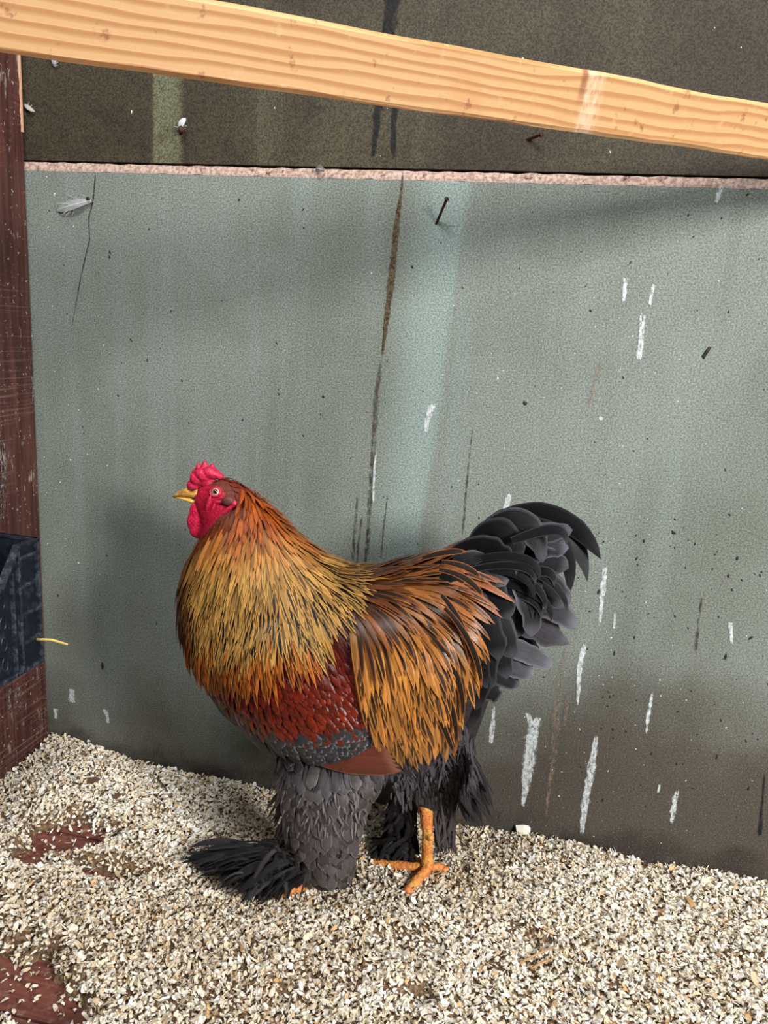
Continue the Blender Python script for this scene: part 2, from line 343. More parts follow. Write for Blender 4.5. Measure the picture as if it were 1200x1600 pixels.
# ------------------------------------------------------------------ rooster
Y0 = -0.245
def mat_attr_body():
    b = NB('rooster_skin_and_down', 0.55, 0.4); v = b.coord(); a = b.attr('Col')
    red = a.outputs['Alpha']
    n = b.noise(v, 230, 3, 0.6, 0.4); c = b.mix(1.0, a.outputs['Color'], b.mix(b.ramp(n, 0.3, 0.7), (0.6, 0.5, 0.5, 1), (1.3, 1.25, 1.25, 1)), 'MULTIPLY')
    b.color(c); b.l(b.ramp(red, 0, 1, 0.7, 0.42), b.b.inputs['Roughness'])
    b.bump(b.noise(v, 170, 3, 0.6, 0.5), 0.55, 0.003); return b.m
def mat_feather(name, rough, spec, mode, barb=0.25, coat=0.0):
    b = NB(name, rough, spec); uv = b.n('ShaderNodeUVMap'); u, v, _ = b.sep(uv.outputs[0])
    A = b.attr('ColA'); B = b.attr('ColB')
    a = b.math('ABSOLUTE', b.math('SUBTRACT', u, 0.5)); a = b.math('MULTIPLY', a, 2.0)
    if mode == 'stripe':
        m = b.math('MULTIPLY', b.ramp(a, 0.74, 0.42), b.ramp(v, 0.2, 0.45)); m = b.math('MULTIPLY', m, b.ramp(v, 0.99, 0.86)); m = b.math('MAXIMUM', m, b.ramp(v, 0.70, 0.25, 0, 0.88))
    elif mode == 'lace':
        tipd = b.math('MULTIPLY', b.ramp(v, 0.84, 0.98), 1.0); m = b.math('MAXIMUM', b.ramp(a, 0.70, 0.96), tipd)
    else:
        m = b.ramp(a, 0.10, 0.02)
    m = b.math('MULTIPLY', m, B.outputs['Alpha']); c = b.mix(m, A.outputs['Color'], B.outputs['Color'])
    cv = b.n('ShaderNodeCombineXYZ'); b.l(b.math('MULTIPLY', u, 26.0), cv.inputs[0]); b.l(b.math('ADD', b.math('MULTIPLY', v, 5.0), b.math('MULTIPLY', a, -1.2)), cv.inputs[1])
    b.l(A.outputs['Alpha'], cv.inputs[2])
    bar = b.noise(cv.outputs[0], 1.3, 2); c = b.mix(1.0, c, b.mix(b.ramp(bar, 0.25, 0.75), (1 - barb,) * 3 + (1,), (1 + barb,) * 3 + (1,)), 'MULTIPLY')
    b.color(c); b.bump(bar, 0.25, 0.002)
    if coat: b.b.inputs['Coat Weight'].default_value = coat; b.b.inputs['Coat Roughness'].default_value = 0.22
    return b.m
M_BODY = mat_attr_body()
M_HACK = mat_feather('hackle_feather', 0.38, 0.22, 'stripe', 0.3)
M_SADL = mat_feather('saddle_feather', 0.30, 0.5, 'stripe', 0.3)
M_LACE = mat_feather('laced_feather', 0.5, 0.45, 'lace', 0.2)
M_GLOSS = mat_feather('glossy_covert', 0.27, 0.5, 'lace', 0.3, 0.1)
M_TAIL = mat_feather('tail_quill', 0.52, 0.22, 'lace', 0.25)
M_DOWN = mat_feather('down_feather', 0.65, 0.3, 'shaft', 0.3)

root_xy = at_z(560, 1375, 0.03)
rooster = tag(empty('rooster', (root_xy[0], Y0, 0.03)), 'big partridge rooster with gold hackle, dark tail and feathered feet standing on shavings', 'rooster')

def sag(px, py, y=Y0): return Vector(at_y(px, py, y))
def loft(bm, secs, seg=28):
    rings = []
    for (top, bot, hw, yc) in secs:
        a = sag(*top, yc); c = sag(*bot, yc); ctr = (a + c) / 2; ax = (a - c) / 2; ring = []
        for k in range(seg):
            th = 2 * math.pi * k / seg
            ring.append(bm.verts.new(ctr + ax * math.cos(th) + Vector((0, hw * math.sin(th), 0))))
        rings.append(ring)
    for i in range(len(rings) - 1):
        for k in range(seg): bm.faces.new((rings[i][k], rings[i][(k+1) % seg], rings[i+1][(k+1) % seg], rings[i+1][k]))
    bm.faces.new(rings[0][::-1]); bm.faces.new(rings[-1])
bm = bmesh.new()
loft(bm, [((338, 752), (320, 768), 0.010, Y0), ((348, 746), (312, 792), 0.024, Y0), ((366, 752), (316, 818), 0.033, Y0), ((384, 765), (318, 836), 0.040, Y0),
          ((408, 785), (306, 856), 0.050, Y0), ((436, 815), (293, 884), 0.064, Y0), ((468, 848), (288, 925), 0.080, Y0), ((503, 876), (292, 975), 0.098, Y0),
          ((545, 895), (310, 1040), 0.116, Y0), ((590, 896), (355, 1105), 0.130, Y0), ((640, 888), (430, 1165), 0.138, Y0), ((690, 876), (545, 1195), 0.136, Y0),
          ((728, 862), (660, 1190), 0.124, Y0), ((755, 858), (735, 1140), 0.100, Y0), ((785, 860), (775, 1060), 0.070, Y0), ((815, 870), (810, 990), 0.040, Y0), ((830, 890), (828, 960), 0.02, Y0)])
loft(bm, [((305, 768), (308, 800), 0.012, Y0), ((316, 756), (318, 812), 0.022, Y0), ((334, 750), (336, 826), 0.029, Y0), ((352, 752), (352, 826), 0.031, Y0), ((368, 762), (366, 815), 0.026, Y0)])   # face
# wing bulges on both flanks
for s in (-1, 1):
    cpt = sag(478, 1068, Y0); bmesh.ops.create_icosphere(bm, subdivisions=4, radius=1.0, matrix=Matrix.Translation(cpt + Vector((0.03, s * 0.095, 0.035))) @ Matrix.Rotation(math.radians(20), 4, 'Y') @ Matrix.Diagonal((0.150, 0.058, 0.118, 1)))
# feathered near leg (boot) and far thigh
YN, YF = -0.315, -0.185
def leg_ring(secs, seg=20):
    rings = []
    for (xl, xr, py, yc, hw) in secs:
        a = sag(xl, py, yc); c = sag(xr, py, yc); ctr = (a + c) / 2; ax = (c - a) / 2
        rings.append([bm.verts.new(ctr + ax * math.cos(2*math.pi*k/seg) + Vector((0, hw * math.sin(2*math.pi*k/seg), 0))) for k in range(seg)])
    for i in range(len(rings) - 1):
        for k in range(seg): bm.faces.new((rings[i][k], rings[i][(k+1) % seg], rings[i+1][(k+1) % seg], rings[i+1][k]))
    bm.faces.new(rings[0][::-1]); bm.faces.new(rings[-1])
leg_ring([(410, 640, 1110, YN + 0.05, 0.060), (425, 630, 1165, YN + 0.02, 0.066), (440, 596, 1215, YN, 0.066), (444, 572, 1255, YN, 0.058), (452, 562, 1295, YN, 0.050), (468, 556, 1335, YN, 0.042), (482, 548, 1366, YN, 0.034), (490, 540, 1380, YN, 0.026)])
leg_ring([(600, 770, 1080, YF - 0.02, 0.060), (608, 745, 1150, YF, 0.062), (622, 728, 1200, YF, 0.054), (640, 706, 1236, YF, 0.038), (652, 690, 1262, YF + 0.008, 0.018)])
bmesh.ops.recalc_face_normals(bm, faces=bm.faces[:])
body_me = remesh(from_bm('body', bm), 0.0036, 16)
# body colour: bare red face, brown to charcoal down elsewhere
FACE = [(300, 765), (318, 752), (330, 757), (352, 757), (364, 772), (364, 792), (352, 806), (336, 826), (318, 838), (296, 820)]
C_RED, C_DN, C_RUST = lin(168, 22, 52), lin(40, 36, 38), lin(96, 36, 16)
cols = np.zeros((len(body_me.vertices), 4), dtype=np.float32)
for i, vt in enumerate(body_me.vertices):
    px, py = proj((vt.co.x, Y0, vt.co.z))
    if in_poly(px, py, FACE): cols[i] = C_RED
    elif py < 870 and px < 480: cols[i] = C_RUST[:3] + (0,)
    elif 500 < px < 760 and py < 1000: cols[i] = lin(44, 22, 14)[:3] + (0,)
    else: cols[i] = C_DN[:3] + (0,)
ca = body_me.attributes.new('Col', 'FLOAT_COLOR', 'POINT'); ca.data.foreach_set('color', cols.ravel())
body = link('body', body_me, M_BODY, rooster, True)
VN = [v.normal.copy() for v in body_me.vertices]; PV = [tuple(p.vertices) for p in body_me.polygons]
def sn(i):
    n_ = Vector((0, 0, 0))
    for k in PV[i]: n_ += VN[k]
    return n_.normalized()
bvh = BVHTree.FromPolygons([v.co.copy() for v in body_me.vertices], [tuple(p.vertices) for p in body_me.polygons])

# ---- feathers
class Feathers:
    def __init__(s): s.V = []; s.Fc = []; s.UV = []; s.A = []; s.B = []
    def add(s, pts, nrms, W, prof, ca, cb, camber=0.25, nac=3, rnd=None):
        n = len(pts); base = len(s.V); rnd = random.random() * 40 if rnd is None else rnd
        for i in range(n):
            t = i / (n - 1); p = pts[i]; d = (pts[min(i+1, n-1)] - pts[max(i-1, 0)])
            if d.length < 1e-7: d = Vector((0, 0, -1))
            side = d.normalized().cross(nrms[i]); side = side.normalized() if side.length > 1e-6 else Vector((1, 0, 0))
            hw = W * 0.5 * prof(t)
            for k in range(nac):
                q = k / (nac - 1) * 2 - 1
                s.V.append(p + side * (q * hw) + nrms[i] * (hw * camber * (1 - q * q)))
                s.UV.append(((q + 1) / 2, t)); s.A.append((*ca[:3], rnd)); s.B.append(cb)
        for i in range(n - 1):
            for k in range(nac - 1): a = base + i * nac + k; s.Fc.append((a, a + 1, a + nac + 1, a + nac))
    def mirror(s):
        n = len(s.V); s.V += [Vector((v.x, 2 * Y0 - v.y, v.z)) for v in s.V[:n]]
        s.Fc += [tuple(i + n for i in f[::-1]) for f in s.Fc]; s.UV += s.UV; s.A += s.A; s.B += s.B
    def build(s, name, mat, parent, kind='stuff'):
        me = bpy.data.meshes.new(name); me.from_pydata([tuple(v) for v in s.V], [], s.Fc)
        for nm, dat in (('ColA', s.A), ('ColB', s.B)):
            at = me.attributes.new(nm, 'FLOAT_COLOR', 'POINT'); at.data.foreach_set('color', np.array(dat, dtype=np.float32).ravel())
        uv = me.uv_layers.new(name='UVMap'); li = np.zeros(len(me.loops), dtype=np.int32); me.loops.foreach_get('vertex_index', li)
        uv.data.foreach_set('uv', np.array(s.UV, dtype=np.float32)[li].ravel())
        o = link(name, me, mat, parent, True)
        if kind: o['kind'] = kind
        return o
def lance(t): return (0.55 + 0.9 * t) * max(0.0, 1 - t ** 2.2) ** 0.8 * 1.05
def roundp(t): return (0.72 + 0.28 * t) * max(0.0, 1 - t ** 4) ** 0.5
def blade(t): return (0.45 + 0.75 * min(1, t * 2.2)) * max(0.0, 1 - max(0, t - 0.55) ** 2 / 0.2025) ** 0.5
def quill(t): return (0.5 + 0.62 * min(1, t * 1.8)) * max(0.0, 1 - max(0, t - 0.5) ** 2.4 / 0.1895) ** 0.62
def hairp(t): return 1 - 0.8 * t
def hitpx(px, py):
    r = Vector(ray(px, py)); r.normalize(); h = bvh.ray_cast(Vector(CAM), r); return (h[0], sn(h[2])) if h[0] is not None else (None, None)
def drape(fe, px, py, flow, L, W, prof, ca, cb, o0=0.001, o1=0.007, n=7, camber=0.25, curl=0.0):
    p, nm = hitpx(px, py)
    if p is None: return False
    pts, nrm = [], []; st = L / (n - 1); cur = p
    jx = random.gauss(0, 0.035)
    for i in range(n):
        t = i / (n - 1); pts.append(cur + nm * (o0 + (o1 - o0) * t + curl * t * t)); nrm.append(nm.copy())
        qx, qy = proj(cur); dx, dy = flow(qx, qy); d = CAMX * (dx + jx) + CAMDN * dy
        d = d - nm * d.dot(nm)
        if d.length < 1e-5: break
        nx = cur + d.normalized() * st; loc, n2, ix, _ = bvh.find_nearest(nx)
        if loc is None: break
        n2 = sn(ix)
        # leave the body on the tangent where the surface turns hard under
        if n2.dot(nm) < 0.55: cur = nx
        else: cur = loc; nm = (nm * 0.45 + n2 * 0.55).normalized()
    if len(pts) < n: return False
    fe.add(pts, nrm, W, prof, ca, cb, camber); return True
def scatter(poly, sp):
    xs = [p[0] for p in poly]; ys = [p[1] for p in poly]; out = []
    y = min(ys)
    while y < max(ys):
        x = min(xs)
        while x < max(xs):
            qx, qy = x + random.uniform(-.5, .5) * sp, y + random.uniform(-.5, .5) * sp
            if in_poly(qx, qy, poly): out.append((qx, qy))
            x += sp
        y += sp
    return out
def lerp(a, b, t): return tuple(a[i] * (1 - t) + b[i] * t for i in range(len(a)))
def jit(c, s=0.2): k = 1 + random.uniform(-s, s); return (c[0] * k, c[1] * k * (1 + random.uniform(-.06, .06)), c[2] * k)
def sm(x, a, b): t = min(1, max(0, (x - a) / (b - a))); return t * t * (3 - 2 * t)
MM = 0.0012    # metres per pixel at the bird

# breast: charcoal scales with paler rims
fe = Feathers()
for px, py in scatter([(284, 940), (300, 1040), (336, 1092), (385, 1150), (432, 1200), (470, 1200), (420, 1130), (370, 1080), (345, 1040), (330, 960)], 11):
    drape(fe, px, py, lambda x, y: (0.45, 0.9), random.uniform(24, 34) * MM, 20 * MM, roundp, jit(lin(38, 36, 40)), (*lin(96, 96, 104)[:3], random.uniform(0.2, 0.8)), 0.001, 0.005, 6)
fe.mirror(); fe.build('breast_feathers', M_LACE, rooster)

# wing: glossy mahogany coverts, grey bar, chestnut primaries
fe = Feathers()
WING = [(330, 1060), (352, 1030), (420, 1010), (480, 985), (512, 910), (560, 900), (566, 1000), (556, 1060), (570, 1120), (556, 1140), (470, 1146), (400, 1132), (352, 1100)]
for px, py in scatter(WING, 7.0):
    k = sm(py, 960, 1120)
    ca_ = lerp(lin(78, 17, 7), lin(118, 34, 8), min(1, k * random.uniform(0.3, 1.0) * (0.7 + 0.4 * sm(px, 430, 540))))
    if px > 500 and py < 990: ca_ = lin(66, 17, 9)
    low = py > 1050 + random.uniform(-25, 25)
    if low: drape(fe, px, py, lambda x, y: (0.30 + (x - 340) / 500, 0.85), random.uniform(20, 30) * MM, random.uniform(9, 14) * MM, roundp, jit(ca_, 0.3), (*lin(60, 10, 5)[:3], 0.35), 0.002, random.uniform(0.008, 0.015), 6, 0.45)
    else: drape(fe, px, py, lambda x, y: (0.55, 0.85), random.uniform(34, 52) * MM, random.uniform(6, 10) * MM, lance, jit(ca_, 0.3), (*lin(90, 40, 36)[:3], 0.25), 0.002, random.uniform(0.005, 0.008), 6, 0.3)
fe.mirror(); wing = fe.build('wing', M_GLOSS, rooster)
fe = Feathers()
for px, py in scatter([(408, 1128), (470, 1136), (556, 1118), (564, 1145), (540, 1172), (470, 1186), (420, 1168)], 8.5):
    drape(fe, px, py, lambda x, y: (0.75, 0.6), random.uniform(26, 34) * MM, 23 * MM, roundp, jit(lin(46, 46, 50), 0.3), (*lin(140, 142, 148)[:3], random.uniform(0.35, 0.9)), 0.001, 0.013, 6, 0.3)
fe.mirror(); fe.build('wing_bar_feathers', M_LACE, wing)
def bez(P, t):
    P = [Vector(p) for p in P]
    while len(P) > 1: P = [P[i].lerp(P[i+1], t) for i in range(len(P) - 1)]
    return P[0]
def free_feather(name, path, W, ca, cb, mat, parent, prof=blade, yoff=(0, 0), n=14, nac=5, camber=0.22, tilt=0.0, rag=0.0, label=None):
    """single quill: photo-px control points with their own depth, unprojected once to real space"""
    ys = [yoff[0] + (yoff[1] - yoff[0]) * i / (len(path) - 1) for i in range(len(path))]
    P = [sag(px, py, Y0 + y) for (px, py), y in zip(path, ys)]
    pts = [bez(P, i / (n - 1)) for i in range(n)]; nr = []
    for i in range(n):
        d = (pts[min(i+1, n-1)] - pts[max(i-1, 0)]).normalized(); nn = Vector((0.1, -1, 0.12)); nn = (nn - d * nn.dot(d)).normalized()
        sd = d.cross(nn); nr.append((nn * math.cos(tilt) + sd * math.sin(tilt)).normalized())
    if rag: prof_ = prof; sd0 = random.random() * 99; prof = lambda t: prof_(t) * (1 + rag * noise.noise((sd0, t * 9, 0)) * sm(t, 0.3, 0.9))
    f = Feathers(); f.add(pts, nr, W * MM, prof, ca, cb, camber, nac); return f.build(name, mat, parent, None)
for i in range(7):
    y = 1158 + i * 7
    free_feather('primary_feather', [(478 + i * 4, y - 6), (545, y + 2), (604 + i * 4, y + 4)], 15, jit(lin(98, 46, 30), 0.15), (*lin(150, 96, 74)[:3], 0.5), M_LACE, wing, blade, (-0.122 - i * 0.002, -0.130 - i * 0.002))

# hackle
def fl_hack(x, y):
    dx, dy = x - 392, y - 690
    l = math.hypot(dx, dy); dx, dy = dx / l, dy / l
    if x > 440: dx += 0.12
    return dx, dy
HACK = [(374, 756), (388, 764), (436, 806), (470, 838), (508, 872), (528, 888), (520, 905), (490, 930), (470, 962), (430, 985), (390, 1000), (345, 1000), (315, 985), (296, 950), (288, 905), (294, 862), (314, 842), (332, 830), (354, 816), (374, 800), (376, 775)]
fe = Feathers()
for px, py in scatter(HACK, 5.9):
    r = math.hypot(px - 392, py - 690)
    k1 = sm(py, 796, 858) if px < 440 else sm(r, 120, 190); ca_ = lerp(lin(142, 64, 14), lin(180, 134, 68), k1)
    if px < 345: ca_ = lerp(lin(84, 24, 10), ca_, sm(px, 292, 345))
    if py > 945 + random.uniform(-15, 15): ca_ = lerp(ca_, lin(168, 84, 26), 0.85)
    if px > 470 and py < 880: ca_ = lerp(ca_, lin(120, 66, 28), 0.5)
    stv = sm(r, 120, 205) * random.choice([0.3, 0.8, 1.0, 1.0])
    L = (28 + 68 * sm(r, 60, 220)) * random.uniform(0.85, 1.15)
    drape(fe, px, py, fl_hack, L * MM, (5.5 + 4.2 * sm(r, 90, 220)) * random.uniform(0.85, 1.15) * MM, lance, jit(ca_, 0.35), (*lin(16, 13, 12)[:3], stv), 0.002, random.uniform(0.013, 0.017), 8, 0.12)
fe.mirror(); fe.build('hackle_feathers', M_HACK, rooster)
# crown and cheek: short fine feathers
fe = Feathers()
for px, py in scatter([(326, 748), (346, 742), (372, 752), (394, 768), (394, 806), (372, 812), (370, 782), (362, 764), (352, 753), (336, 752)], 4):
    drape(fe, px, py, lambda x, y: ((1.0, 0.12) if x < 352 else (0.75, 0.55)) if y < 770 else (0.3, 0.9), random.uniform(11, 17) * MM, 5 * MM, lance, jit(lin(112, 38, 14), 0.2), (*lin(60, 20, 8)[:3], 0.3), 0.001, 0.004, 5)
for px, py in scatter([(384, 788), (352, 808), (332, 824), (310, 842), (314, 860), (350, 840), (390, 816)], 4.5):
    drape(fe, px, py, lambda x, y: (-0.15, 1.0), random.uniform(20, 30) * MM, 5.5 * MM, lance, jit(lin(112, 46, 14), 0.3), (*lin(40, 16, 8)[:3], 0.5), 0.001, 0.007, 5)
fe.mirror(); fe.build('crown_feathers', M_HACK, rooster)

# saddle
def fl_sad(x, y):
    k = sm(y, 885, 1080 - max(0, 600 - x) * 1.2); dx = (1 - k) * 1.0 + k * (0.12 if x < 660 else 0.2); dy = (1 - k) * 0.42 + k * 1.0
    return dx, dy
SAD = [(528, 892), (600, 886), (680, 872), (690, 880), (676, 910), (682, 940), (696, 1000), (700, 1060), (694, 1095), (640, 1100), (600, 1090), (570, 1050), (548, 990), (538, 940)]
fe = Feathers()
for px, py in scatter(SAD, 7.6):
    top = sm(py, 985, 890)
    ca_ = lerp(lin(184, 120, 52), lin(116, 50, 20), top * 0.75)
    if px < 570 and py < 960: ca_ = lerp(ca_, lin(88, 30, 14), 0.6)
    if px > 690: ca_ = lerp(ca_, lin(60, 34, 20), 0.45)
    L = random.uniform(75, 122); cb_ = (*lin(26, 18, 14)[:3], random.choice([0.1, 0.4, 0.9, 0.95]))
    drape(fe, px, py, fl_sad, L * MM, random.uniform(9, 12.5) * MM, lance, jit(ca_, 0.38), cb_, 0.003, random.uniform(0.017, 0.024), 10, 0.16)
fe.mirror(); fe.build('saddle_feathers', M_SADL, rooster)

# tail: every quill its own feather
BK, DG, MG, LG = lin(15, 14, 16), lin(24, 23, 25), lin(46, 45, 48), lin(76, 75, 80)
RIM = lin(112, 111, 119)
T = [  # path, width, colour, rim strength, (y root, y tip)
    ([(742, 880), (800, 880), (850, 905), (880, 930)], 46, BK, 0, (0.0, 0.0)), ([(742, 900), (800, 930), (840, 960), (868, 985)], 46, BK, 0, (0.0, 0.0)),
    ([(735, 920), (780, 970), (810, 1010), (840, 1030)], 46, BK, 0, (0.0, 0.0)), ([(742, 870), (790, 840), (840, 830), (880, 850)], 46, BK, 0, (0.0, 0.0)),
    ([(735, 855), (770, 790), (880, 765), (939, 874)], 26, BK, 0.1, (0.01, -0.01)),
    ([(738, 858), (780, 785), (905, 780), (918, 910)], 25, BK, 0.15, (0.0, 0.0)),
    ([(745, 862), (800, 795), (905, 800), (889, 930)], 24, BK, 0.1, (0.0, -0.01)),
    ([(755, 865), (820, 800), (915, 810), (910, 885)], 18, BK, 0.2, (0.01, 0.015)),
    ([(770, 880), (800, 840), (850, 832), (895, 828)], 30, MG, 0.5, (-0.01, -0.02)),
    ([(770, 890), (810, 860), (850, 852), (889, 856)], 34, MG, 0.6, (-0.012, -0.026)),
    ([(772, 895), (810, 872), (850, 868), (889, 888)], 42, MG, 0.5, (-0.015, -0.03)),
    ([(768, 905), (800, 885), (850, 905), (889, 948)], 52, DG, 0.5, (-0.02, -0.036)),
    ([(760, 925), (800, 930), (860, 930), (902, 984)], 36, MG, 0.6, (-0.024, -0.04)),
    ([(755, 940), (800, 955), (840, 985), (890, 1006)], 40, LG, 0.7, (-0.022, -0.036)),
    ([(748, 985), (790, 1010), (830, 1020), (864, 1042)], 27, LG, 0.7, (-0.028, -0.036)),
    ([(742, 1000), (780, 1030), (808, 1040), (834, 1056)], 32, LG, 0.8, (-0.032, -0.04)),
    ([(735, 1010), (765, 1050), (790, 1060), (812, 1072)], 28, MG, 0.7, (-0.034, -0.04)),
    ([(728, 1030), (750, 1065), (770, 1085), (782, 1092)], 28, DG, 0.6, (-0.036, -0.04)),
    ([(742, 850), (780, 795), (840, 800), (848, 880)], 36, BK, 0.3, (-0.02, -0.045)),
    ([(738, 855), (760, 815), (800, 825), (806, 882)], 40, BK, 0.2, (-0.03, -0.05)),
    ([(770, 872), (815, 860), (838, 935), (830, 996)], 38, BK, 0.45, (-0.03, -0.06)),
    ([(760, 900), (800, 900), (815, 960), (800, 1000)], 36, BK, 0.3, (-0.035, -0.055)),
    ([(712, 862), (745, 845), (780, 860), (797, 880)], 38, BK, 0.3, (-0.045, -0.06)),
    ([(708, 878), (745, 872), (775, 890), (790, 916)], 42, DG, 0.5, (-0.055, -0.066)),
    ([(712, 900), (745, 905), (780, 935), (796, 968)], 40, DG, 0.35, (-0.06, -0.07)),
    ([(700, 905), (745, 920), (790, 980), (800, 1030)], 38, BK, 0.3, (-0.065, -0.07)),
    ([(712, 930), (750, 960), (785, 1010), (792, 1062)], 36, DG, 0.3, (-0.07, -0.07)),
    ([(690, 895), (730, 915), (775, 980), (779, 1034)], 34, BK, 0.25, (-0.085, -0.085)),
    ([(700, 920), (735, 950), (765, 1020), (764, 1080)], 34, BK, 0.25, (-0.085, -0.08)),
    ([(700, 950), (735, 990), (755, 1050), (744, 1110)], 36, BK, 0.2, (-0.085, -0.075)),
    ([(690, 980), (730, 1030), (748, 1080), (732, 1140)], 34, DG, 0.2, (-0.08, -0.07)),
]
for path, wd, c_, rim, yo in T:
    free_feather('tail_feather', path, wd, jit(c_, 0.12), (*RIM[:3], rim), M_TAIL, rooster, quill, yo, n=22, tilt=random.uniform(-0.45, 0.3), camber=0.10, rag=0.35)
for path, wd, c_, rim, yo in T[8:30:2]:          # the far half of the tented tail
    free_feather('tail_feather', path, wd, jit(c_, 0.12), (*RIM[:3], rim), M_TAIL, rooster, blade, (-yo[0] + 0.012, -yo[1] + 0.012), n=10, nac=3)
for i in range(16):          # narrow hanging coverts between the broad quills
    rx, ry = random.uniform(735, 800), random.uniform(845, 930); ang = random.uniform(-0.2, 0.9); l = random.uniform(60, 105)
    p3 = (min(885, rx + l * math.cos(ang)), ry + l * math.sin(ang) + 18); yo = random.uniform(-0.068, -0.04)
    free_feather('tail_feather', [(rx, ry), (rx + l * 0.4, ry - 12 + l * 0.3 * math.sin(ang)), (p3[0] + 4, p3[1] - 40), p3], random.uniform(10, 17), jit(random.choice([BK, BK, DG]), 0.2), (*RIM[:3], random.uniform(0, 0.3)), M_TAIL, rooster, lance, (yo, yo - 0.008), n=12, nac=3, camber=0.1)
# orange-edged lesser sickles at the root of the tail
for path in ([(660, 872), (690, 862), (715, 860), (728, 862)], [(690, 878), (720, 880), (740, 890), (752, 904)], [(686, 890), (725, 895), (745, 915), (756, 934)],
             [(690, 930), (715, 955), (735, 1000), (734, 1042)], [(695, 950), (735, 990), (752, 1040), (752, 1076)], [(680, 1000), (715, 1040), (728, 1090), (722, 1130)],
             [(668, 1040), (700, 1080), (718, 1120), (712, 1178)], [(650, 1060), (680, 1100), (700, 1150), (712, 1186)]):
    free_feather('lesser_sickle_feather', path, 10, lin(30, 22, 17), (*lin(176, 98, 34)[:3], 0.9), M_TAIL, rooster, lance, (-0.132, -0.122), n=12, nac=5, camber=0.08)

# thighs, belly and vent: loose charcoal down
fe = Feathers()
for px, py in scatter([(425, 1175), (500, 1195), (600, 1180), (720, 1120), (742, 1150), (740, 1210), (700, 1225), (682, 1200), (650, 1196), (620, 1225), (560, 1235), (440, 1215)], 5.5):
    fl = (lambda x, y: (0.15 + (x - 560) / 700, 1.0))
    c_ = lerp(lin(50, 44, 46), lin(92, 88, 92), random.random() ** 2)
    drape(fe, px, py, fl, random.uniform(22, 42) * MM, random.uniform(3, 9) * MM, lance, jit(c_, 0.2), (*lin(100, 96, 98)[:3], 0.35), 0.002, random.uniform(0.006, 0.016), 6, 0.2)
for px, py in scatter([(608, 1175), (725, 1175), (715, 1228), (690, 1236), (636, 1236), (615, 1226)], 5):
    drape(fe, px, py, lambda x, y: ((x - 660) / 250, 1.0), random.uniform(12, 20) * MM, random.uniform(3, 7) * MM, lance, jit(lerp(lin(48, 43, 45), lin(92, 88, 92), random.random() ** 2), 0.25), (*lin(100, 96, 98)[:3], 0.35), 0.002, random.uniform(0.006, 0.014), 5, 0.2)
fe.mirror(); fe.build('down_feathers', M_DOWN, rooster)
# near boot: overlapping rounded scales
fe = Feathers()
for px, py in scatter([(432, 1195), (596, 1200), (584, 1290), (566, 1360), (476, 1360), (440, 1300)], 9):
    c_ = lerp(lin(50, 44, 44), lin(78, 72, 72), random.random())
    drape(fe, px, py, lambda x, y: ((515 - x) / 500 * (-0.4 if y < 1260 else 1), 1.0), random.uniform(24, 36) * MM, random.uniform(15, 24) * MM, roundp, jit(c_, 0.2), (*lin(122, 112, 108)[:3], random.uniform(0.2, 0.7)), 0.002, random.uniform(0.008, 0.018), 6, 0.3)
for px, py in scatter([(440, 1225), (580, 1225), (575, 1285), (445, 1285)], 11):
    fa = random.uniform(-.5, .5)
    drape(fe, px, py, lambda x, y: (fa, 1.0), random.uniform(14, 26) * MM, random.uniform(2, 4) * MM, lance, jit(lin(104, 98, 100), 0.3), (*lin(100, 96, 98)[:3], 0.2), 0.008, 0.020, 5)
boot = fe.build('boot_feathers', M_LACE, rooster)
def plume(fe, p0, p1, W, ca_, cb_, bend=0.0, up=Vector((0, 0, 1)), n=8, prof=lance):
    p0, p1 = Vector(p0), Vector(p1); nr = (up - (p1 - p0).normalized() * up.dot((p1 - p0).normalized())).normalized(); pts = []
    for i in range(n):
        t = i / (n - 1); pts.append(p0.lerp(p1, t) + Vector((0, 0, bend * 4 * t * (1 - t))))
    fe.add(pts, [nr] * n, W, prof, ca_, cb_, 0.2)
# foot plumes of the near foot fan forward and outward on the shavings
fe = Feathers()
heel = Vector(at_z(505, 1345, 0.10))
for i in range(330):
    f = random.random(); tip_px = lerp((296, 1338), (400, 1408), f ** 1.1); tip_px = (tip_px[0] + random.gauss(0, 16) + random.random() ** 2 * 60, tip_px[1] + random.gauss(0, 9))
    tip = Vector(at_z(tip_px[0], min(tip_px[1], 1412), 0.045 + 0.05 * random.random() ** 2))
    r0 = Vector(at_y(random.uniform(420, 500), random.uniform(1318, 1366), YN - random.uniform(0.0, 0.05)))
    plume(fe, r0.lerp(tip, random.choice([0, 0, 0.3, 0.55])), tip, random.choice([3, 4, 6, 9, 15]) * MM, jit(lerp(lin(18, 16, 17), lin(52, 48, 50), random.random() ** 2), 0.2), (*lin(96, 92, 96)[:3], random.choice([0, 0, 0.6])), random.uniform(0.0, 0.02), Vector((0.1, -0.6, 1)).normalized())
for i in range(110):
    r0 = Vector(at_y(random.uniform(430, 540), random.uniform(1300, 1345), YN - random.uniform(0.035, 0.056)))
    q = at_z(random.uniform(440, 556), random.uniform(1372, 1396), 0.04); tip = Vector(q)
    plume(fe, r0, tip, random.uniform(5, 14) * MM, jit(lerp(lin(36, 32, 33), lin(84, 78, 78), random.random()), 0.2), (*lin(110, 106, 108)[:3], random.choice([0, 0.3, 0.6])), 0.004, Vector((-0.2, -1, 0.4)).normalized())
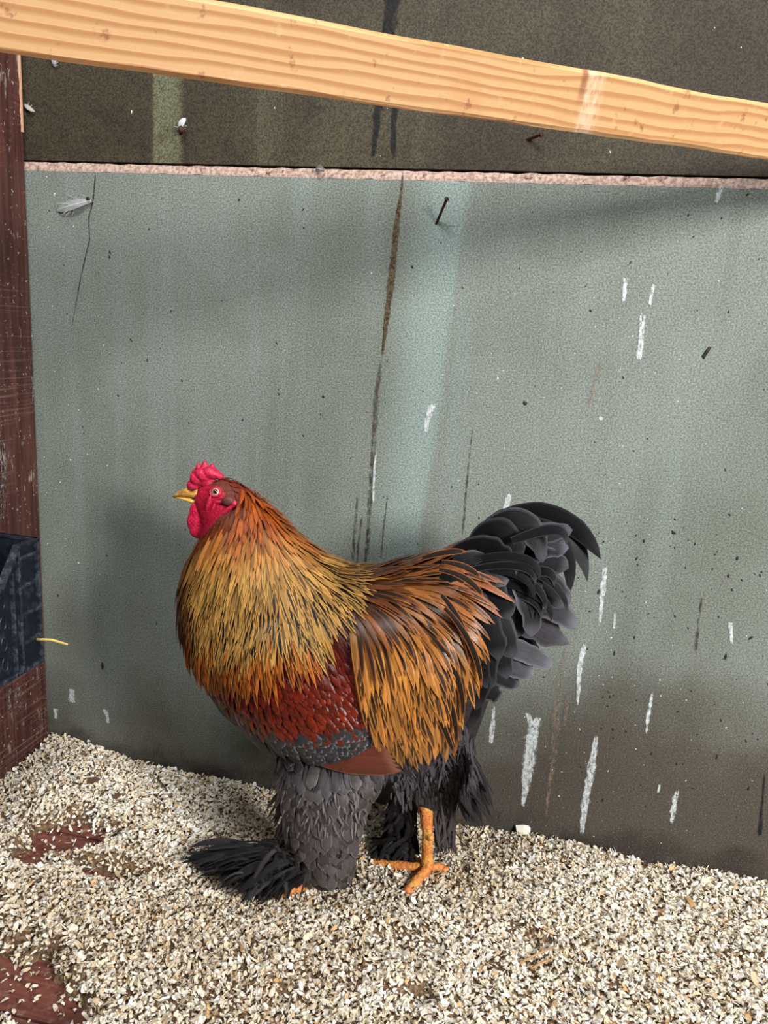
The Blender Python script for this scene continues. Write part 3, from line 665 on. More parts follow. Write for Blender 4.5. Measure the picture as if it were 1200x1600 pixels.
for i in range(60):
    r0 = Vector(at_y(random.uniform(440, 480), random.uniform(1200, 1300), YN - random.uniform(-0.02, 0.03)))
    tip = r0 + Vector((random.uniform(-0.03, -0.005), random.uniform(-0.02, 0.01), random.uniform(-0.06, -0.03)))
    plume(fe, r0, tip, random.uniform(4, 10) * MM, jit(lin(56, 50, 52), 0.3), (*lin(120, 116, 118)[:3], 0.4), 0.004, Vector((-0.5, -1, 0.2)).normalized())
fe.build('foot_feathers', M_DOWN, rooster)
# far leg: black plumes before and behind the bare shank, vent plume behind
fe = Feathers()
for i in range(150):
    t = random.random(); r0 = Vector(at_y(random.uniform(618, 652), 1225 + 105 * t, YF + random.uniform(0.0, 0.05)))
    tip = Vector(at_y(random.uniform(590, 655), min(1348, 1270 + 90 * t + random.uniform(-8, 14)), YF + random.uniform(-0.01, 0.05)))
    plume(fe, r0, tip, random.uniform(5, 12) * MM, jit(lin(22, 20, 22), 0.3), (*lin(60, 58, 60)[:3], 0.2), 0.0, Vector((-0.1, -1, 0.2)).normalized())
for i in range(40):
    r0 = Vector(at_y(random.uniform(600, 640), random.uniform(1310, 1340), YF + random.uniform(0, 0.03)))
    tip = Vector(at_z(random.uniform(574, 610), random.uniform(1308, 1348), 0.05))
    plume(fe, r0, tip, random.uniform(6, 12) * MM, jit(lin(24, 22, 24), 0.3), (*lin(120, 118, 122)[:3], random.choice([0, 0.7])), 0.008, Vector((-0.1, -0.7, 0.7)).normalized())
for i in range(130):
    t = random.random(); r0 = Vector(at_y(random.uniform(676, 712), 1215 + 70 * t, YF + random.uniform(-0.01, 0.04)))
    tip = Vector(at_y(random.uniform(676, 712), min(1335, 1255 + 85 * t), YF + random.uniform(-0.01, 0.04)))
    plume(fe, r0, tip, random.uniform(3, 8) * MM, jit(lin(74, 66, 68), 0.3), (*lin(120, 114, 116)[:3], 0.3), 0.0, Vector((0.1, -1, 0.2)).normalized())
for i in range(90):
    r0 = Vector(at_y(random.uniform(690, 738), random.uniform(1150, 1225), YF + random.uniform(-0.04, 0.03)))
    tip = Vector(at_y(random.gauss(748, 13), random.uniform(1235, 1296), YF + random.uniform(-0.04, 0.05)))
    plume(fe, r0, tip, random.uniform(4, 9) * MM, jit(lin(34, 30, 33), 0.35), (*lin(90, 86, 90)[:3], 0.2), 0.0, Vector((0.2, -1, 0.3)).normalized())
for i in range(260):
    r0 = Vector(at_y((lambda q: q if not 640 < q < 690 else q + 50)(random.uniform(600, 735)), random.uniform(1170, 1215), YF - 0.065 + random.uniform(-0.01, 0.02)))
    tip = r0 + Vector((random.uniform(-0.012, 0.025), random.uniform(-0.012, 0.008), -random.uniform(0.02, 0.045)))
    plume(fe, r0, tip, random.uniform(1.5, 4) * MM, jit(lin(84, 78, 82), 0.35), (*lin(120, 116, 118)[:3], 0.2), 0.0, Vector((0, -1, 0.2)), 5)
fe.build('leg_feathers', M_DOWN, rooster)

# head furniture
def blobs(name, L, voxel, mat, parent, sm_it=3, label=None):
    bm = bmesh.new()
    for (px, py, rx, rz, ry, dy, rot) in L:
        c = sag(px, py, Y0 + dy)
        bmesh.ops.create_icosphere(bm, subdivisions=3, radius=1.0, matrix=Matrix.Translation(c) @ Matrix.Rotation(math.radians(rot), 4, 'Y') @ Matrix.Diagonal((rx * MM, ry, rz * MM, 1)))
    me = remesh(from_bm(name, bm), voxel, sm_it); o = link(name, me, mat, parent, True)
    if label: o['label'] = label
    return o
def mat_flesh():
    b = NB('red_flesh', 0.42, 0.45); v = b.coord(); n = b.noise(v, 260, 3, 0.6)
    b.color(b.mix(b.ramp(n, 0.3, 0.7), lin(168, 16, 48), lin(212, 40, 82))); b.b.inputs['Subsurface Weight'].default_value = 0.12
    b.b.inputs['Subsurface Radius'].default_value = (0.006, 0.002, 0.002); b.bump(n, 0.6, 0.0025); return b.m
M_FLESH = mat_flesh()
blobs('comb', [(302, 758, 10, 9, 0.012, -0.004, 0), (308, 748, 11, 10, 0.013, -0.006, 0), (318, 742, 14, 10, 0.014, -0.006, 20), (330, 739, 14, 9, 0.013, -0.006, 10), (341, 743, 9, 6, 0.009, -0.004, 15), (322, 752, 22, 9, 0.014, 0, 12),
               (305, 738, 5, 6, 0.006, 0, -20), (310, 731, 4, 7, 0.005, 0, -10), (320, 728, 5, 8, 0.006, 0, 0), (321, 724, 2.5, 4, 0.004, 0, 0), (331, 731, 5, 6, 0.005, 0, 15), (311, 727, 2.2, 3.5, 0.004, 0, -10), (332, 727, 2.2, 3.5, 0.004, 0, 15), (302, 744, 4.5, 5, 0.007, -0.01, 0)], 0.0015, M_FLESH, rooster, 2, 'knobbly red pea comb')
for s in (-1, 1):
    blobs('wattle', [(308, 800, 13, 16, 0.006, s * 0.012, 0), (306, 816, 15, 18, 0.006, s * 0.013, 0), (309, 829, 14, 13, 0.006, s * 0.013, 0), (322, 818, 14, 18, 0.006, s * 0.014, 25), (336, 806, 14, 12, 0.006, s * 0.022, -40)], 0.002, M_FLESH, rooster, 3, 'hanging crimson wattle')
    M_EAR = NB('earlobe', 0.6); M_EAR.color(lin(96, 46, 40)); 
    blobs('earlobe', [(356, 783, 10, 7, 0.006, s * 0.038, -8)], 0.0015, M_EAR.m, rooster, 2)
    M_EARF = M_FLESH
    blobs('cheek_fold', [(354, 797, 15, 4, 0.005, s * 0.037, -40), (342, 810, 13, 4, 0.005, s * 0.034, -45), (366, 787, 6, 5, 0.006, s * 0.035, -50), (326, 786, 3, 13, 0.004, s * 0.031, 15), (334, 792, 2.6, 12, 0.004, s * 0.033, 20), (343, 784, 10, 2.5, 0.004, s * 0.034, -10)], 0.0015, M_FLESH, rooster, 2)
def mat_beak():
    b = NB('horn_beak', 0.35, 0.5); v = b.coord(); x, y, z = b.sep(v)
    b.color(b.mix(b.ramp(b.noise(b.coord((1, 1, 3)), 60, 3), 0.35, 0.7), lin(226, 178, 88), lin(170, 104, 44))); return b.m
M_BEAK = mat_beak(); M_BEAK2 = NB('horn_yellow', 0.35); M_BEAK2.color(lin(228, 182, 92)); M_BEAK2 = M_BEAK2.m
def horn(name, secs, mat):
    bm = bmesh.new(); loft(bm, secs, 14); bmesh.ops.recalc_face_normals(bm, faces=bm.faces[:]); return link(name, from_bm(name, bm), mat, rooster, True)
horn('upper_beak', [((312, 762), (314, 780), 0.014, Y0), ((301, 761), (304, 778), 0.0125, Y0), ((290, 763), (294, 776), 0.0105, Y0), ((281, 766), (284, 776), 0.0075, Y0), ((274, 771), (275, 777), 0.004, Y0), ((270, 776), (271, 778), 0.001, Y0)], M_BEAK)
horn('lower_beak', [((314, 780), (310, 789), 0.012, Y0), ((300, 777), (300, 786), 0.010, Y0), ((288, 776), (288, 781), 0.0075, Y0), ((279, 776), (279, 779), 0.004, Y0), ((272, 777), (272, 778), 0.001, Y0)], M_BEAK2)
M_NOS = NB('nostril', 0.8); M_NOS.color(lin(70, 24, 24)); M_NOS = M_NOS.m
M_EYE = NB('eye_iris', 0.12, 0.7); M_EYE.color(lin(188, 160, 128)); M_EYE.b.inputs['Coat Weight'].default_value = 1.0; M_EYE = M_EYE.m
M_PUP = NB('eye_pupil', 0.08, 0.8); M_PUP.color(lin(8, 7, 7)); M_PUP.b.inputs['Coat Weight'].default_value = 1.0; M_PUP = M_PUP.m
def near_face(px, py):
    p, nm = hitpx(px, py); return p, nm
pe, ne = near_face(337, 769)
for s in (0, 1):
    def mir(v): return Vector((v.x, 2 * Y0 - v.y if s else v.y, v.z))
    bm = bmesh.new(); bmesh.ops.create_uvsphere(bm, u_segments=20, v_segments=12, radius=0.0092, matrix=Matrix.Translation(mir(pe - ne * 0.0035)))
    eye = link('eye', from_bm('eye', bm), M_EYE, rooster, True)
    bm = bmesh.new(); bmesh.ops.create_uvsphere(bm, u_segments=16, v_segments=10, radius=0.0050, matrix=Matrix.Translation(mir(pe + ne * 0.0022 + Vector((0.001, 0, 0)))))
    link('pupil', from_bm('pupil', bm), M_PUP, eye, True)
    # lid: a torus of red skin round the eye
    bm = bmesh.new(); nn = mir(pe + ne) - mir(pe); a = nn.cross(Vector((0, 0, 1))).normalized(); b_ = nn.cross(a).normalized(); ctr = mir(pe + ne * 0.001)
    ring = [ctr + a * 0.0105 * math.cos(2*math.pi*k/18) + b_ * 0.008 * math.sin(2*math.pi*k/18) for k in range(19)]
    tube_bm(bm, ring, [0.0021] * 19, 6, False); link('eyelid', from_bm('eyelid', bm), M_FLESH, eye, True)
    pn = sag(303, 765, Y0 + (0.012 if s else -0.012))
    bm = bmesh.new(); bmesh.ops.create_icosphere(bm, subdivisions=2, radius=1, matrix=Matrix.Translation(pn) @ Matrix.Rotation(math.radians(-15), 4, 'Y') @ Matrix.Diagonal((0.005, 0.003, 0.002, 1)))
    link('nostril', from_bm('nostril', bm), M_NOS, rooster, True)

# legs
def mat_shank():
    b = NB('yellow_shank', 0.5, 0.4); v = b.coord(); n = b.noise(v, 120, 3); vo = b.n('ShaderNodeTexVoronoi'); vo.inputs['Scale'].default_value = 190; b.l(v, vo.inputs['Vector'])
    c = b.mix(b.ramp(b.noise(v, 30, 3), 0.35, 0.7), lin(236, 172, 88), lin(220, 122, 66)); c = b.mix(b.ramp(vo.outputs['Distance'], 0.5, 0.75, 0, 0.5), c, lin(150, 84, 40))
    c = b.mix(b.ramp(b.noise(v, 70, 3), 0.66, 0.7), c, lin(50, 34, 26)); b.color(c); b.bump(vo.outputs['Distance'], 0.6, 0.002); return b.m
M_SHANK = mat_shank(); M_CLAW = NB('claw', 0.4); M_CLAW.color(lin(96, 66, 42)); M_CLAW = M_CLAW.m
def toe(leg, pts, r0, r1, claw_len=0.012):
    n = 9; P = [bez(pts, i / (n - 1)) for i in range(n)]; rad = [r0 + (r1 - r0) * i / (n - 1) + 0.0012 * math.sin(i * 2.1) for i in range(n)]
    t = tube('toe', P, rad, M_SHANK, leg, 10); d = (P[-1] - P[-2]).normalized()
    tube('claw', [P[-1] - d * 0.004, P[-1] + d * claw_len * 0.5 - Vector((0, 0, 0.001)), P[-1] + d * claw_len - Vector((0, 0, 0.006))], [r1 * 0.8, r1 * 0.55, 0.0006], M_CLAW, t, 8)
ank = Vector(at_z(668, 1352, 0.058))
hock = Vector(at_y(664, 1232, ank.y - 0.002))
bm = bmesh.new(); k1 = hock.lerp(ank, 0.55) + Vector((0.002, 0, 0))
tube_bm(bm, [hock + Vector((0.0, 0.0, 0.03)), hock, hock.lerp(ank, 0.25), k1, hock.lerp(ank, 0.85), ank, ank + Vector((-0.008, -0.008, -0.016))], [0.014, 0.0170, 0.0145, 0.0108, 0.0112, 0.0138, 0.009], 14)
bmesh.ops.create_icosphere(bm, subdivisions=2, radius=0.0075, matrix=Matrix.Translation(Vector(at_y(673, 1308, ank.y - 0.011))))
bmesh.ops.recalc_face_normals(bm, faces=bm.faces[:])
leg = link('leg', remesh(from_bm('leg', bm), 0.002, 3), M_SHANK, rooster, True); leg['label'] = 'bare yellow shank of the far leg'
toe(leg, [ank + Vector((0, 0, -0.006)), Vector(at_z(655, 1372, 0.052)), Vector(at_z(640, 1388, 0.043)), Vector(at_z(634, 1396, 0.040))], 0.0120, 0.0075)
toe(leg, [ank + Vector((-0.004, 0, -0.008)), Vector(at_z(640, 1354, 0.05)), Vector(at_z(600, 1350, 0.042)), Vector(at_z(580, 1345, 0.040))], 0.0105, 0.0065)
toe(leg, [ank + Vector((0.002, 0.004, -0.008)), Vector(at_z(690, 1350, 0.05)), Vector(at_z(699, 1362, 0.044))], 0.0085, 0.0065, 0.008)
toe(leg, [ank + Vector((-0.004, 0.006, -0.010)), Vector(at_z(630, 1332, 0.05)), Vector(at_z(596, 1325, 0.04))], 0.0095, 0.006)
nank = Vector(at_z(505, 1362, 0.06))
leg = tube('leg', [Vector(at_y(508, 1300, nank.y)), nank + Vector((0, 0, 0.03)), nank, nank + Vector((-0.008, 0, -0.018))], [0.014, 0.0125, 0.0135, 0.009], M_SHANK, rooster, 12)
toe(leg, [nank + Vector((0, 0, -0.008)), Vector(at_z(450, 1375, 0.055)), Vector(at_z(395, 1378, 0.044))], 0.0115, 0.007)
toe(leg, [nank + Vector((0, -0.006, -0.008)), Vector(at_z(470, 1388, 0.055)), Vector(at_z(430, 1398, 0.042))], 0.0105, 0.007)
toe(leg, [nank + Vector((0, 0.006, -0.008)), Vector(at_z(450, 1340, 0.055)), Vector(at_z(414, 1322, 0.05))], 0.0105, 0.0075)

# ------------------------------------------------------------------ perch
def mat_pine():
    b = NB('pine_perch', 0.55, 0.35); uv = b.n('ShaderNodeUVMap'); u, v, _ = b.sep(uv.outputs[0])
    cv = b.n('ShaderNodeCombineXYZ'); b.l(u, cv.inputs[0]); b.l(b.math('MULTIPLY', v, 6.0), cv.inputs[1])
    wob = b.noise(cv.outputs[0], 2.2, 3, 0.5)
    ph = b.math('ADD', b.math('MULTIPLY', v, 92.0), b.math('MULTIPLY', wob, 3.6))
    ln = b.math('FRACT', ph); ln = b.math('MULTIPLY', b.ramp(ln, 0.35, 0.86), b.ramp(ln, 1.0, 0.9))
    c = b.mix(b.math('MULTIPLY', ln, 0.8), lin(205, 160, 110), lin(174, 119, 72))
    o = b.coord(); c = b.mix(b.ramp(b.noise(o, 9, 4), 0.55, 0.75, 0, 0.5), c, lin(184, 128, 78))
    c = b.mix(b.ramp(b.noise(o, 42, 4, 0.65), 0.61, 0.70, 0, 0.7), c, lin(144, 88, 60))
    c = b.mix(b.ramp(b.noise(o, 75, 3), 0.6, 0.75, 0, 0.35), c, lin(216, 180, 134))
    kn = b.math('MULTIPLY', b.ramp(u, KN, KN + 0.008), b.ramp(u, KN + 0.036, KN + 0.024)); kv = b.ramp(b.noise(b.coord((3, 3, 1)), 60, 3), 0.3, 0.6)
    c = b.mix(b.math('MULTIPLY', b.math('MULTIPLY', kn, kv), 0.6), c, lin(224, 196, 168))
    k2 = b.math('MULTIPLY', b.ramp(u, KN - 0.006, KN), b.ramp(u, KN + 0.008, KN + 0.003)); c = b.mix(b.math('MULTIPLY', b.math('MULTIPLY', k2, b.ramp(v, 0.02, 0.05)), 0.8), c, lin(140, 84, 58))
    edge = b.math('ADD', v, b.math('MULTIPLY', b.math('SUBTRACT', b.noise(o, 50, 3), 0.5), 0.012)); c = b.mix(b.ramp(edge, 0.063, 0.072, 0, 0.7), c, lin(168, 148, 132))
    b.color(c); b.bump(ln, 0.35, 0.002); return b.m
def dep(px, py, d): return Vector(CAM + ray(px, py) * d)
pl, pr = dep(0, 82, 0.630), dep(1200, 249, 1.045)
dirp = (pr - pl).normalized()
KN = 0.60
M_PINE = mat_pine()
s0 = (XL - pl.x) / dirp.x; s1 = (-0.001 - pl.y) / dirp.y
hor = Vector((dirp.y, -dirp.x, 0)).normalized()      # towards the room
if hor.y > 0: hor = -hor
upv = hor.cross(dirp); upv = upv if upv.z > 0 else -upv; upv.normalize()
rl = math.radians(15); hor, upv = hor * math.cos(rl) - upv * math.sin(rl), upv * math.cos(rl) + hor * math.sin(rl)   # the beam sits rolled towards the room
H, Dp = 0.0635, 0.05; ch = 0.004
prof = [(0, ch), (0, H - ch), (ch, H), (Dp - ch, H), (Dp, H - ch), (Dp, ch), (Dp - ch, 0), (ch, 0)]
V, Fc, UV = [], [], []; NS = 70; n = len(prof)
for i in range(NS + 1):
    s = s0 + (s1 - s0) * i / NS; p = pl + dirp * s
    for k, (bk, h) in enumerate(prof):
        wv = 0.0016 * noise.noise((s * 7, (h > H / 2) * 5.0, 1)) + 0.0008 * noise.noise((s * 30, (h > H / 2) * 9.0, 3))
        V.append(p - hor * (bk + (0.0015 * noise.noise((s * 9, 4, k * .3)))) + upv * (h + wv)); UV.append((s, h + bk * 0.6 if bk > ch else h))
for i in range(NS):
    for k in range(n): a = i * n + k; b2 = i * n + (k + 1) % n; Fc.append((a, b2, b2 + n, a + n))
Fc.append(tuple(range(n))[::-1]); Fc.append(tuple(NS * n + k for k in range(n)))
me = mesh_py('perch', V, Fc); uvl = me.uv_layers.new(name='UVMap')
for lp in me.loops: uvl.data[lp.index].uv = UV[lp.vertex_index]
bm = bmesh.new(); bm.from_mesh(me); bmesh.ops.recalc_face_normals(bm, faces=bm.faces[:]); bm.to_mesh(me); bm.free()
tag(link('perch', me, M_PINE), 'pale pine perch beam running across the top above the rooster', 'perch')

# ------------------------------------------------------------------ crate on the left wall
def mat_plastic():
    b = NB('black_plastic', 0.38, 0.5); v = b.coord()
    c = b.mix(b.ramp(b.noise(v, 40, 4, 0.6), 0.5, 0.75), lin(24, 29, 40), lin(48, 54, 66)); c = b.mix(b.ramp(b.noise(v, 120, 3, 0.6), 0.68, 0.75, 0, 0.6), c, lin(130, 132, 134))
    b.color(c); b.bump(b.noise(v, 90, 3), 0.2, 0.001); return b.m
M_PLA = mat_plastic()
M_PLD = NB('mottled_grey_plastic', 0.4, 0.6); M_PLD.color(M_PLD.mix(M_PLD.ramp(M_PLD.noise(M_PLD.coord(), 70, 4, 0.65), 0.42, 0.68), lin(30, 35, 45), lin(74, 79, 88))); M_PLD = M_PLD.m  # mottled, lighter grey plastic for ribs and sloping rims
XF = -0.955
rb = at_x(73, 1031, XF); rt = at_x(57, 842, XF); YB = (rb[1] + rt[1]) / 2; ZB, ZT = rb[2], rt[2]
a1 = at_x(30, 856, XF); a2 = at_x(4, 920, XF); CL = 0.40; YFR = YB - CL
ZL = a2[2]; d1 = YB - a1[1]; d2 = YB - a2[1]
crate = tag(empty('crate', ((XL + XF) / 2, YB - CL / 2, ZB)), 'black plastic crate hung as a nest box on the brown left wall', 'crate')
def yz_panel(name, x0, x1, poly, parent=crate, mat=M_PLA):
    nP = len(poly); V = [(x0, y, z) for y, z in poly] + [(x1, y, z) for y, z in poly]
    Fc = [tuple(range(nP)), tuple(range(nP, 2 * nP))[::-1]] + [(i, (i+1) % nP, (i+1) % nP + nP, i + nP) for i in range(nP)]
    me = mesh_py(name, V, Fc); bm = bmesh.new(); bm.from_mesh(me); bmesh.ops.recalc_face_normals(bm, faces=bm.faces[:]); bm.to_mesh(me); bm.free(); return link(name, me, mat, parent)
prof_side = [(YB, ZB), (YB, ZT), (YB - d1, ZT - 0.004), (YB - d2, ZL), (YFR + d2, ZL), (YFR + d1, ZT - 0.004), (YFR, ZT), (YFR, ZB)]
yz_panel('side_panel', XF - 0.012, XF - 0.008, prof_side); yz_panel('side_panel', XL + 0.003, XL + 0.007, prof_side)
box('end_panel', XL + 0.003, XF - 0.008, YB - 0.004, YB, ZB, ZT, M_PLA, crate); box('end_panel', XL + 0.003, XF - 0.008, YFR, YFR + 0.004, ZB, ZT, M_PLA, crate)
box('base', XL + 0.003, XF - 0.008, YFR, YB, ZB, ZB + 0.005, M_PLA, crate)
def rib(y0, y1, z0, z1): box('rib', XF - 0.009, XF, y0, y1, z0, z1, M_PLD, crate, 0.0012)
rib(YB - 0.006, YB, ZB, ZT); rib(YB - d1 - 0.004, YB - d1 + 0.002, ZB, ZT - 0.01); rib(YB - d1 - 0.022, YB - d1 - 0.017, ZB, ZL + 0.02)
rib(YFR, YFR + 0.006, ZB, ZT); rib(YFR + d1 - 0.002, YFR + d1 + 0.004, ZB, ZT - 0.01)
for k in range(5):
    z = ZB + (ZT - 0.03 - ZB) * k / 4
    for (ya, yb2) in ((YB - d1, YB - 0.005), (YFR + 0.005, YFR + d1)): rib(ya, yb2, z, z + 0.006)
rib(YFR + d1, YB - d1, ZB, ZB + 0.008); rib(YFR + d2, YB - d2, ZL - 0.008, ZL)
for sgn in (1, -1):
    ya, yb2 = (YB - d1, YB - d2) if sgn > 0 else (YFR + d1, YFR + d2)
    L_ = math.hypot(yb2 - ya, ZT - 0.004 - ZL); ang = math.atan2(ZL - (ZT - 0.004), yb2 - ya)
    bm = bmesh.new(); bmesh.ops.create_cube(bm, size=1, matrix=Matrix.Translation((XF - 0.006, (ya + yb2) / 2, (ZT - 0.004 + ZL) / 2)) @ Matrix.Rotation(ang, 4, 'X') @ Matrix.Diagonal((0.014, L_ + 0.008, 0.009, 1)))
    bmesh.ops.bevel(bm, geom=bm.edges[:], offset=0.0015, segments=2, affect='EDGES'); link('rim', from_bm('rim', bm), M_PLD, crate)
    box('rim', XF - 0.014, XF, *( (YB - d1 - 0.002, YB + 0.003) if sgn > 0 else (YFR - 0.003, YFR + d1 + 0.002)), ZT - 0.008, ZT, M_PLA, crate, 0.0015)
box('rim', XL + 0.003, XF - 0.002, YB - 0.006, YB + 0.004, ZT - 0.008, ZT, M_PLA, crate, 0.0015); box('rim', XL + 0.003, XF - 0.002, YFR - 0.004, YFR + 0.006, ZT - 0.008, ZT, M_PLA, crate, 0.0015)
for k in range(4):      # moulded slot frames
    yc, zc = YB - d1 - 0.045 - (k % 2) * 0.0, ZB + 0.035 + k * 0.042
    bm = bmesh.new(); ring = [Vector((XF - 0.008, yc + 0.008 * math.cos(2*math.pi*j/14), zc + 0.014 * math.sin(2*math.pi*j/14))) for j in range(15)]
    tube_bm(bm, ring, [0.0022] * 15, 6, False); link('slot_frame', from_bm('slot_frame', bm), M_PLA, crate, True)
M_STRAW = NB('straw', 0.5, 0.4); M_STRAW.color(M_STRAW.mix(M_STRAW.ramp(M_STRAW.noise(M_STRAW.coord(), 60, 2), 0.3, 0.7), lin(222, 200, 112), lin(196, 168, 92))); M_STRAW = M_STRAW.m
sy = YB + 0.004
tag(tube('straw', [Vector((XF - 0.035, YB - 0.02, at_y(74, 998, sy)[2] + 0.004)), Vector(at_y(82, 1000, sy)), Vector(at_y(106, 1007, sy))], [0.003, 0.003, 0.0022], M_STRAW, None, 6), 'single yellow straw poking out of the black crate', 'straw')
# straw bedding in the crate
bm = bmesh.new()
for i in range(160):
    c = Vector((random.uniform(XL + 0.02, XF - 0.03), random.uniform(YFR + 0.02, YB - 0.03), ZB + random.uniform(0.006, 0.10))); a = random.uniform(0, 6.3); l = random.uniform(0.015, 0.035)
    d = Vector((math.cos(a) * l * 0.35, math.sin(a) * l, random.uniform(-0.008, 0.008))); p = c - d; q = c + d
    for v_ in (p, q): v_.x = min(max(v_.x, XL + 0.012), XF - 0.018); v_.y = min(max(v_.y, YFR + 0.01), YB - 0.01)
    tube_bm(bm, [p, q], [0.0015, 0.0012], 4)
tag(link('straw_bedding', from_bm('straw_bedding', bm), M_STRAW), 'loose straw bedding inside the black crate', 'straw', kind='stuff')

# ------------------------------------------------------------------ nails, fluff
M_RUST = NB('rusty_nail', 0.7, 0.4); M_RUST.color(M_RUST.mix(M_RUST.ramp(M_RUST.noise(M_RUST.coord(), 300, 3), 0.35, 0.65), lin(40, 24, 22), lin(88, 50, 40))); M_RUST.b.inputs['Metallic'].default_value = 0.4; M_RUST = M_RUST.m
def nail(base_px, tip_px, wall_y, out, label, r=0.0026):
    a = Vector(at_y(*base_px, wall_y + 0.001)); t = Vector(at_y(*tip_px, wall_y - out)); d = (t - a).normalized()
    bm = bmesh.new(); tube_bm(bm, [a - d * 0.004, a, a.lerp(t, 0.9), t], [r * 1.1, r, r, r * 0.9], 8); tube_bm(bm, [t - d * 0.001, t + d * 0.0012], [r * 1.7, r * 1.7], 10)
    bmesh.ops.recalc_face_normals(bm, faces=bm.faces[:])
    return tag(link('nail', from_bm('nail', bm), M_RUST, None, True), label, 'nail', 'nails left in the chipboard')
nail((682, 349), (698, 311), 0, 0.035, 'rusty bent nail sticking out of the green panel near its top')
nail((824, 218), (846, 210), 0.007, 0.02, 'dark nail in the brown upper panel just under the perch')
nail((143, 312), (137, 310), 0, 0.008, 'small nail holding a grey feather beside the crack', 0.002)
nail((283, 208), (284, 202), 0.007, 0.010, 'dark nail stub with white fluff in the upper panel', 0.004)
def fluff(name, px, py, wall_y, L, ang, W, c1, label, cat, group=None, nb=16):
    fe = Feathers(); p0 = Vector(at_y(px, py, wall_y - 0.003)); ax = Vector((math.cos(ang), 0, math.sin(ang))); nr = Vector((0, -1, 0))
    fe.add([p0 + ax * L * t - Vector((0, 0.012 * t * (1 - t) * 2, 0)) for t in np.linspace(0, 1, 8)], [nr] * 8, W, blade, c1, (*lin(220, 220, 222)[:3], 0.8), 0.2)
    for i in range(nb):
        a2 = ang + random.gauss(0, 0.7); l2 = L * random.uniform(0.2, 0.5); b0 = p0 + ax * L * random.uniform(0, 0.5); d2 = Vector((math.cos(a2), random.uniform(-0.5, 0), math.sin(a2)))
        fe.add([b0 + d2 * l2 * t for t in (0, 0.4, 0.75, 1)], [nr] * 4, 0.0022, hairp, c1, (*c1[:3], 0), 0)
    o = fe.build(name, M_DOWN, None, None); return tag(o, label, cat, group)
fluff('feather', 143, 313, 0, 0.085, math.radians(-165), 0.016, lin(150, 152, 150), 'grey feather caught on a nail at the left of the green panel', 'feather', 'stray feathers on the wall')
fluff('feather', 280, 205, 0.007, 0.028, math.radians(60), 0.010, lin(190, 192, 190), 'tuft of white down on the dark nail stub of the upper panel', 'feather', 'stray feathers on the wall')
fluff('feather', 86, 105, 0.007, 0.026, math.radians(80), 0.010, lin(190, 196, 200), 'tuft of white down stuck right under the perch at far left', 'feather', 'stray feathers on the wall')
fluff('feather', 38, 163, 0.007, 0.028, math.radians(-30), 0.007, lin(176, 172, 166), 'small pale down tuft beside the splintered brown plank', 'feather', 'stray feathers on the wall')
fluff('feather', 507, 266, 0.0, 0.018, math.radians(170), 0.012, lin(96, 90, 88), 'dark scrap of down on the raw panel edge', 'feather', 'stray feathers on the wall', 10)

# ------------------------------------------------------------------ wood shavings
GX0, GX1, GY0, GY1 = XL, 0.9, -1.0, 0.0
patches = [(*at_z(105, 1308, 0.01)[:2], 0.095, 0.06, 1.2), (*at_z(60, 1345, 0.01)[:2], 0.07, 0.035, 0.85), (*at_z(170, 1370, 0.01)[:2], 0.08, 0.025, 0.95), (*at_z(10, 1540, 0.01)[:2], 0.10, 0.075, 1.2), (*at_z(70, 1580, 0.01)[:2], 0.09, 0.05, 1.05),
           (*at_z(225, 1370, 0.02)[:2], 0.07, 0.02, 0.45), (*at_z(640, 1490, 0.02)[:2], 0.07, 0.03, 0.4), (*at_z(820, 1475, 0.02)[:2], 0.05, 0.025, 0.4), (*at_z(650, 1570, 0.02)[:2], 0.03, 0.02, 0.5)]
corner = at_z(110, 1165, 0.04); dip = at_z(330, 1215, 0.03)
def patch_at(x, y):
    m = 0
    for (cx, cy, rx, ry, s) in patches:
        q = ((x - cx) / rx) ** 2 + ((y - cy) / ry) ** 2; q += 0.9 * noise.noise((x * 22, y * 22, 5)) + 0.5 * noise.noise((x * 60, y * 60, 9))
        m = max(m, s * (1 - sm(q, 0.45, 1.4)))
    return m
def bed(x, y):
    h = 0.036 + 0.012 * noise.noise((x * 5, y * 5, 0)) + 0.006 * noise.noise((x * 16, y * 16, 3))
    h += 0.022 * math.exp(-((x - corner[0]) ** 2 + (y - corner[1]) ** 2) / 0.02) - 0.014 * math.exp(-((x - dip[0]) ** 2 / 0.05 + (y - 0) ** 2 / 0.02))
    return h - (0.046) * patch_at(x, y)
NX, NY = 222, 116
HG = np.array([[bed(GX0 + (GX1 - GX0) * i / NX, GY0 + (GY1 - GY0) * j / NY) for j in range(NY + 1)] for i in range(NX + 1)])
V = [(GX0 + (GX1 - GX0) * i / NX, GY0 + (GY1 - GY0) * j / NY, HG[i, j] - 0.004) for i in range(NX + 1) for j in range(NY + 1)]
Fc = [(i * (NY + 1) + j, (i + 1) * (NY + 1) + j, (i + 1) * (NY + 1) + j + 1, i * (NY + 1) + j + 1) for i in range(NX) for j in range(NY)]
def mat_bed():
    b = NB('packed_shavings', 0.85, 0.2); v = b.coord(); n = b.noise(v, 110, 4, 0.6)
    b.color(b.mix(b.ramp(n, 0.3, 0.7), lin(84, 62, 46), lin(150, 122, 94))); b.bump(n, 1.0, 0.01); return b.m  # bed coloured darker than the chips, painting the shade in their gaps
bedo = tag(link('shavings_bed', mesh_py('shavings_bed', V, Fc), mat_bed(), None, True), 'packed layer of wood shavings covering the floor, coloured dark as shade between the chips', 'shavings', kind='stuff')
N = 100000
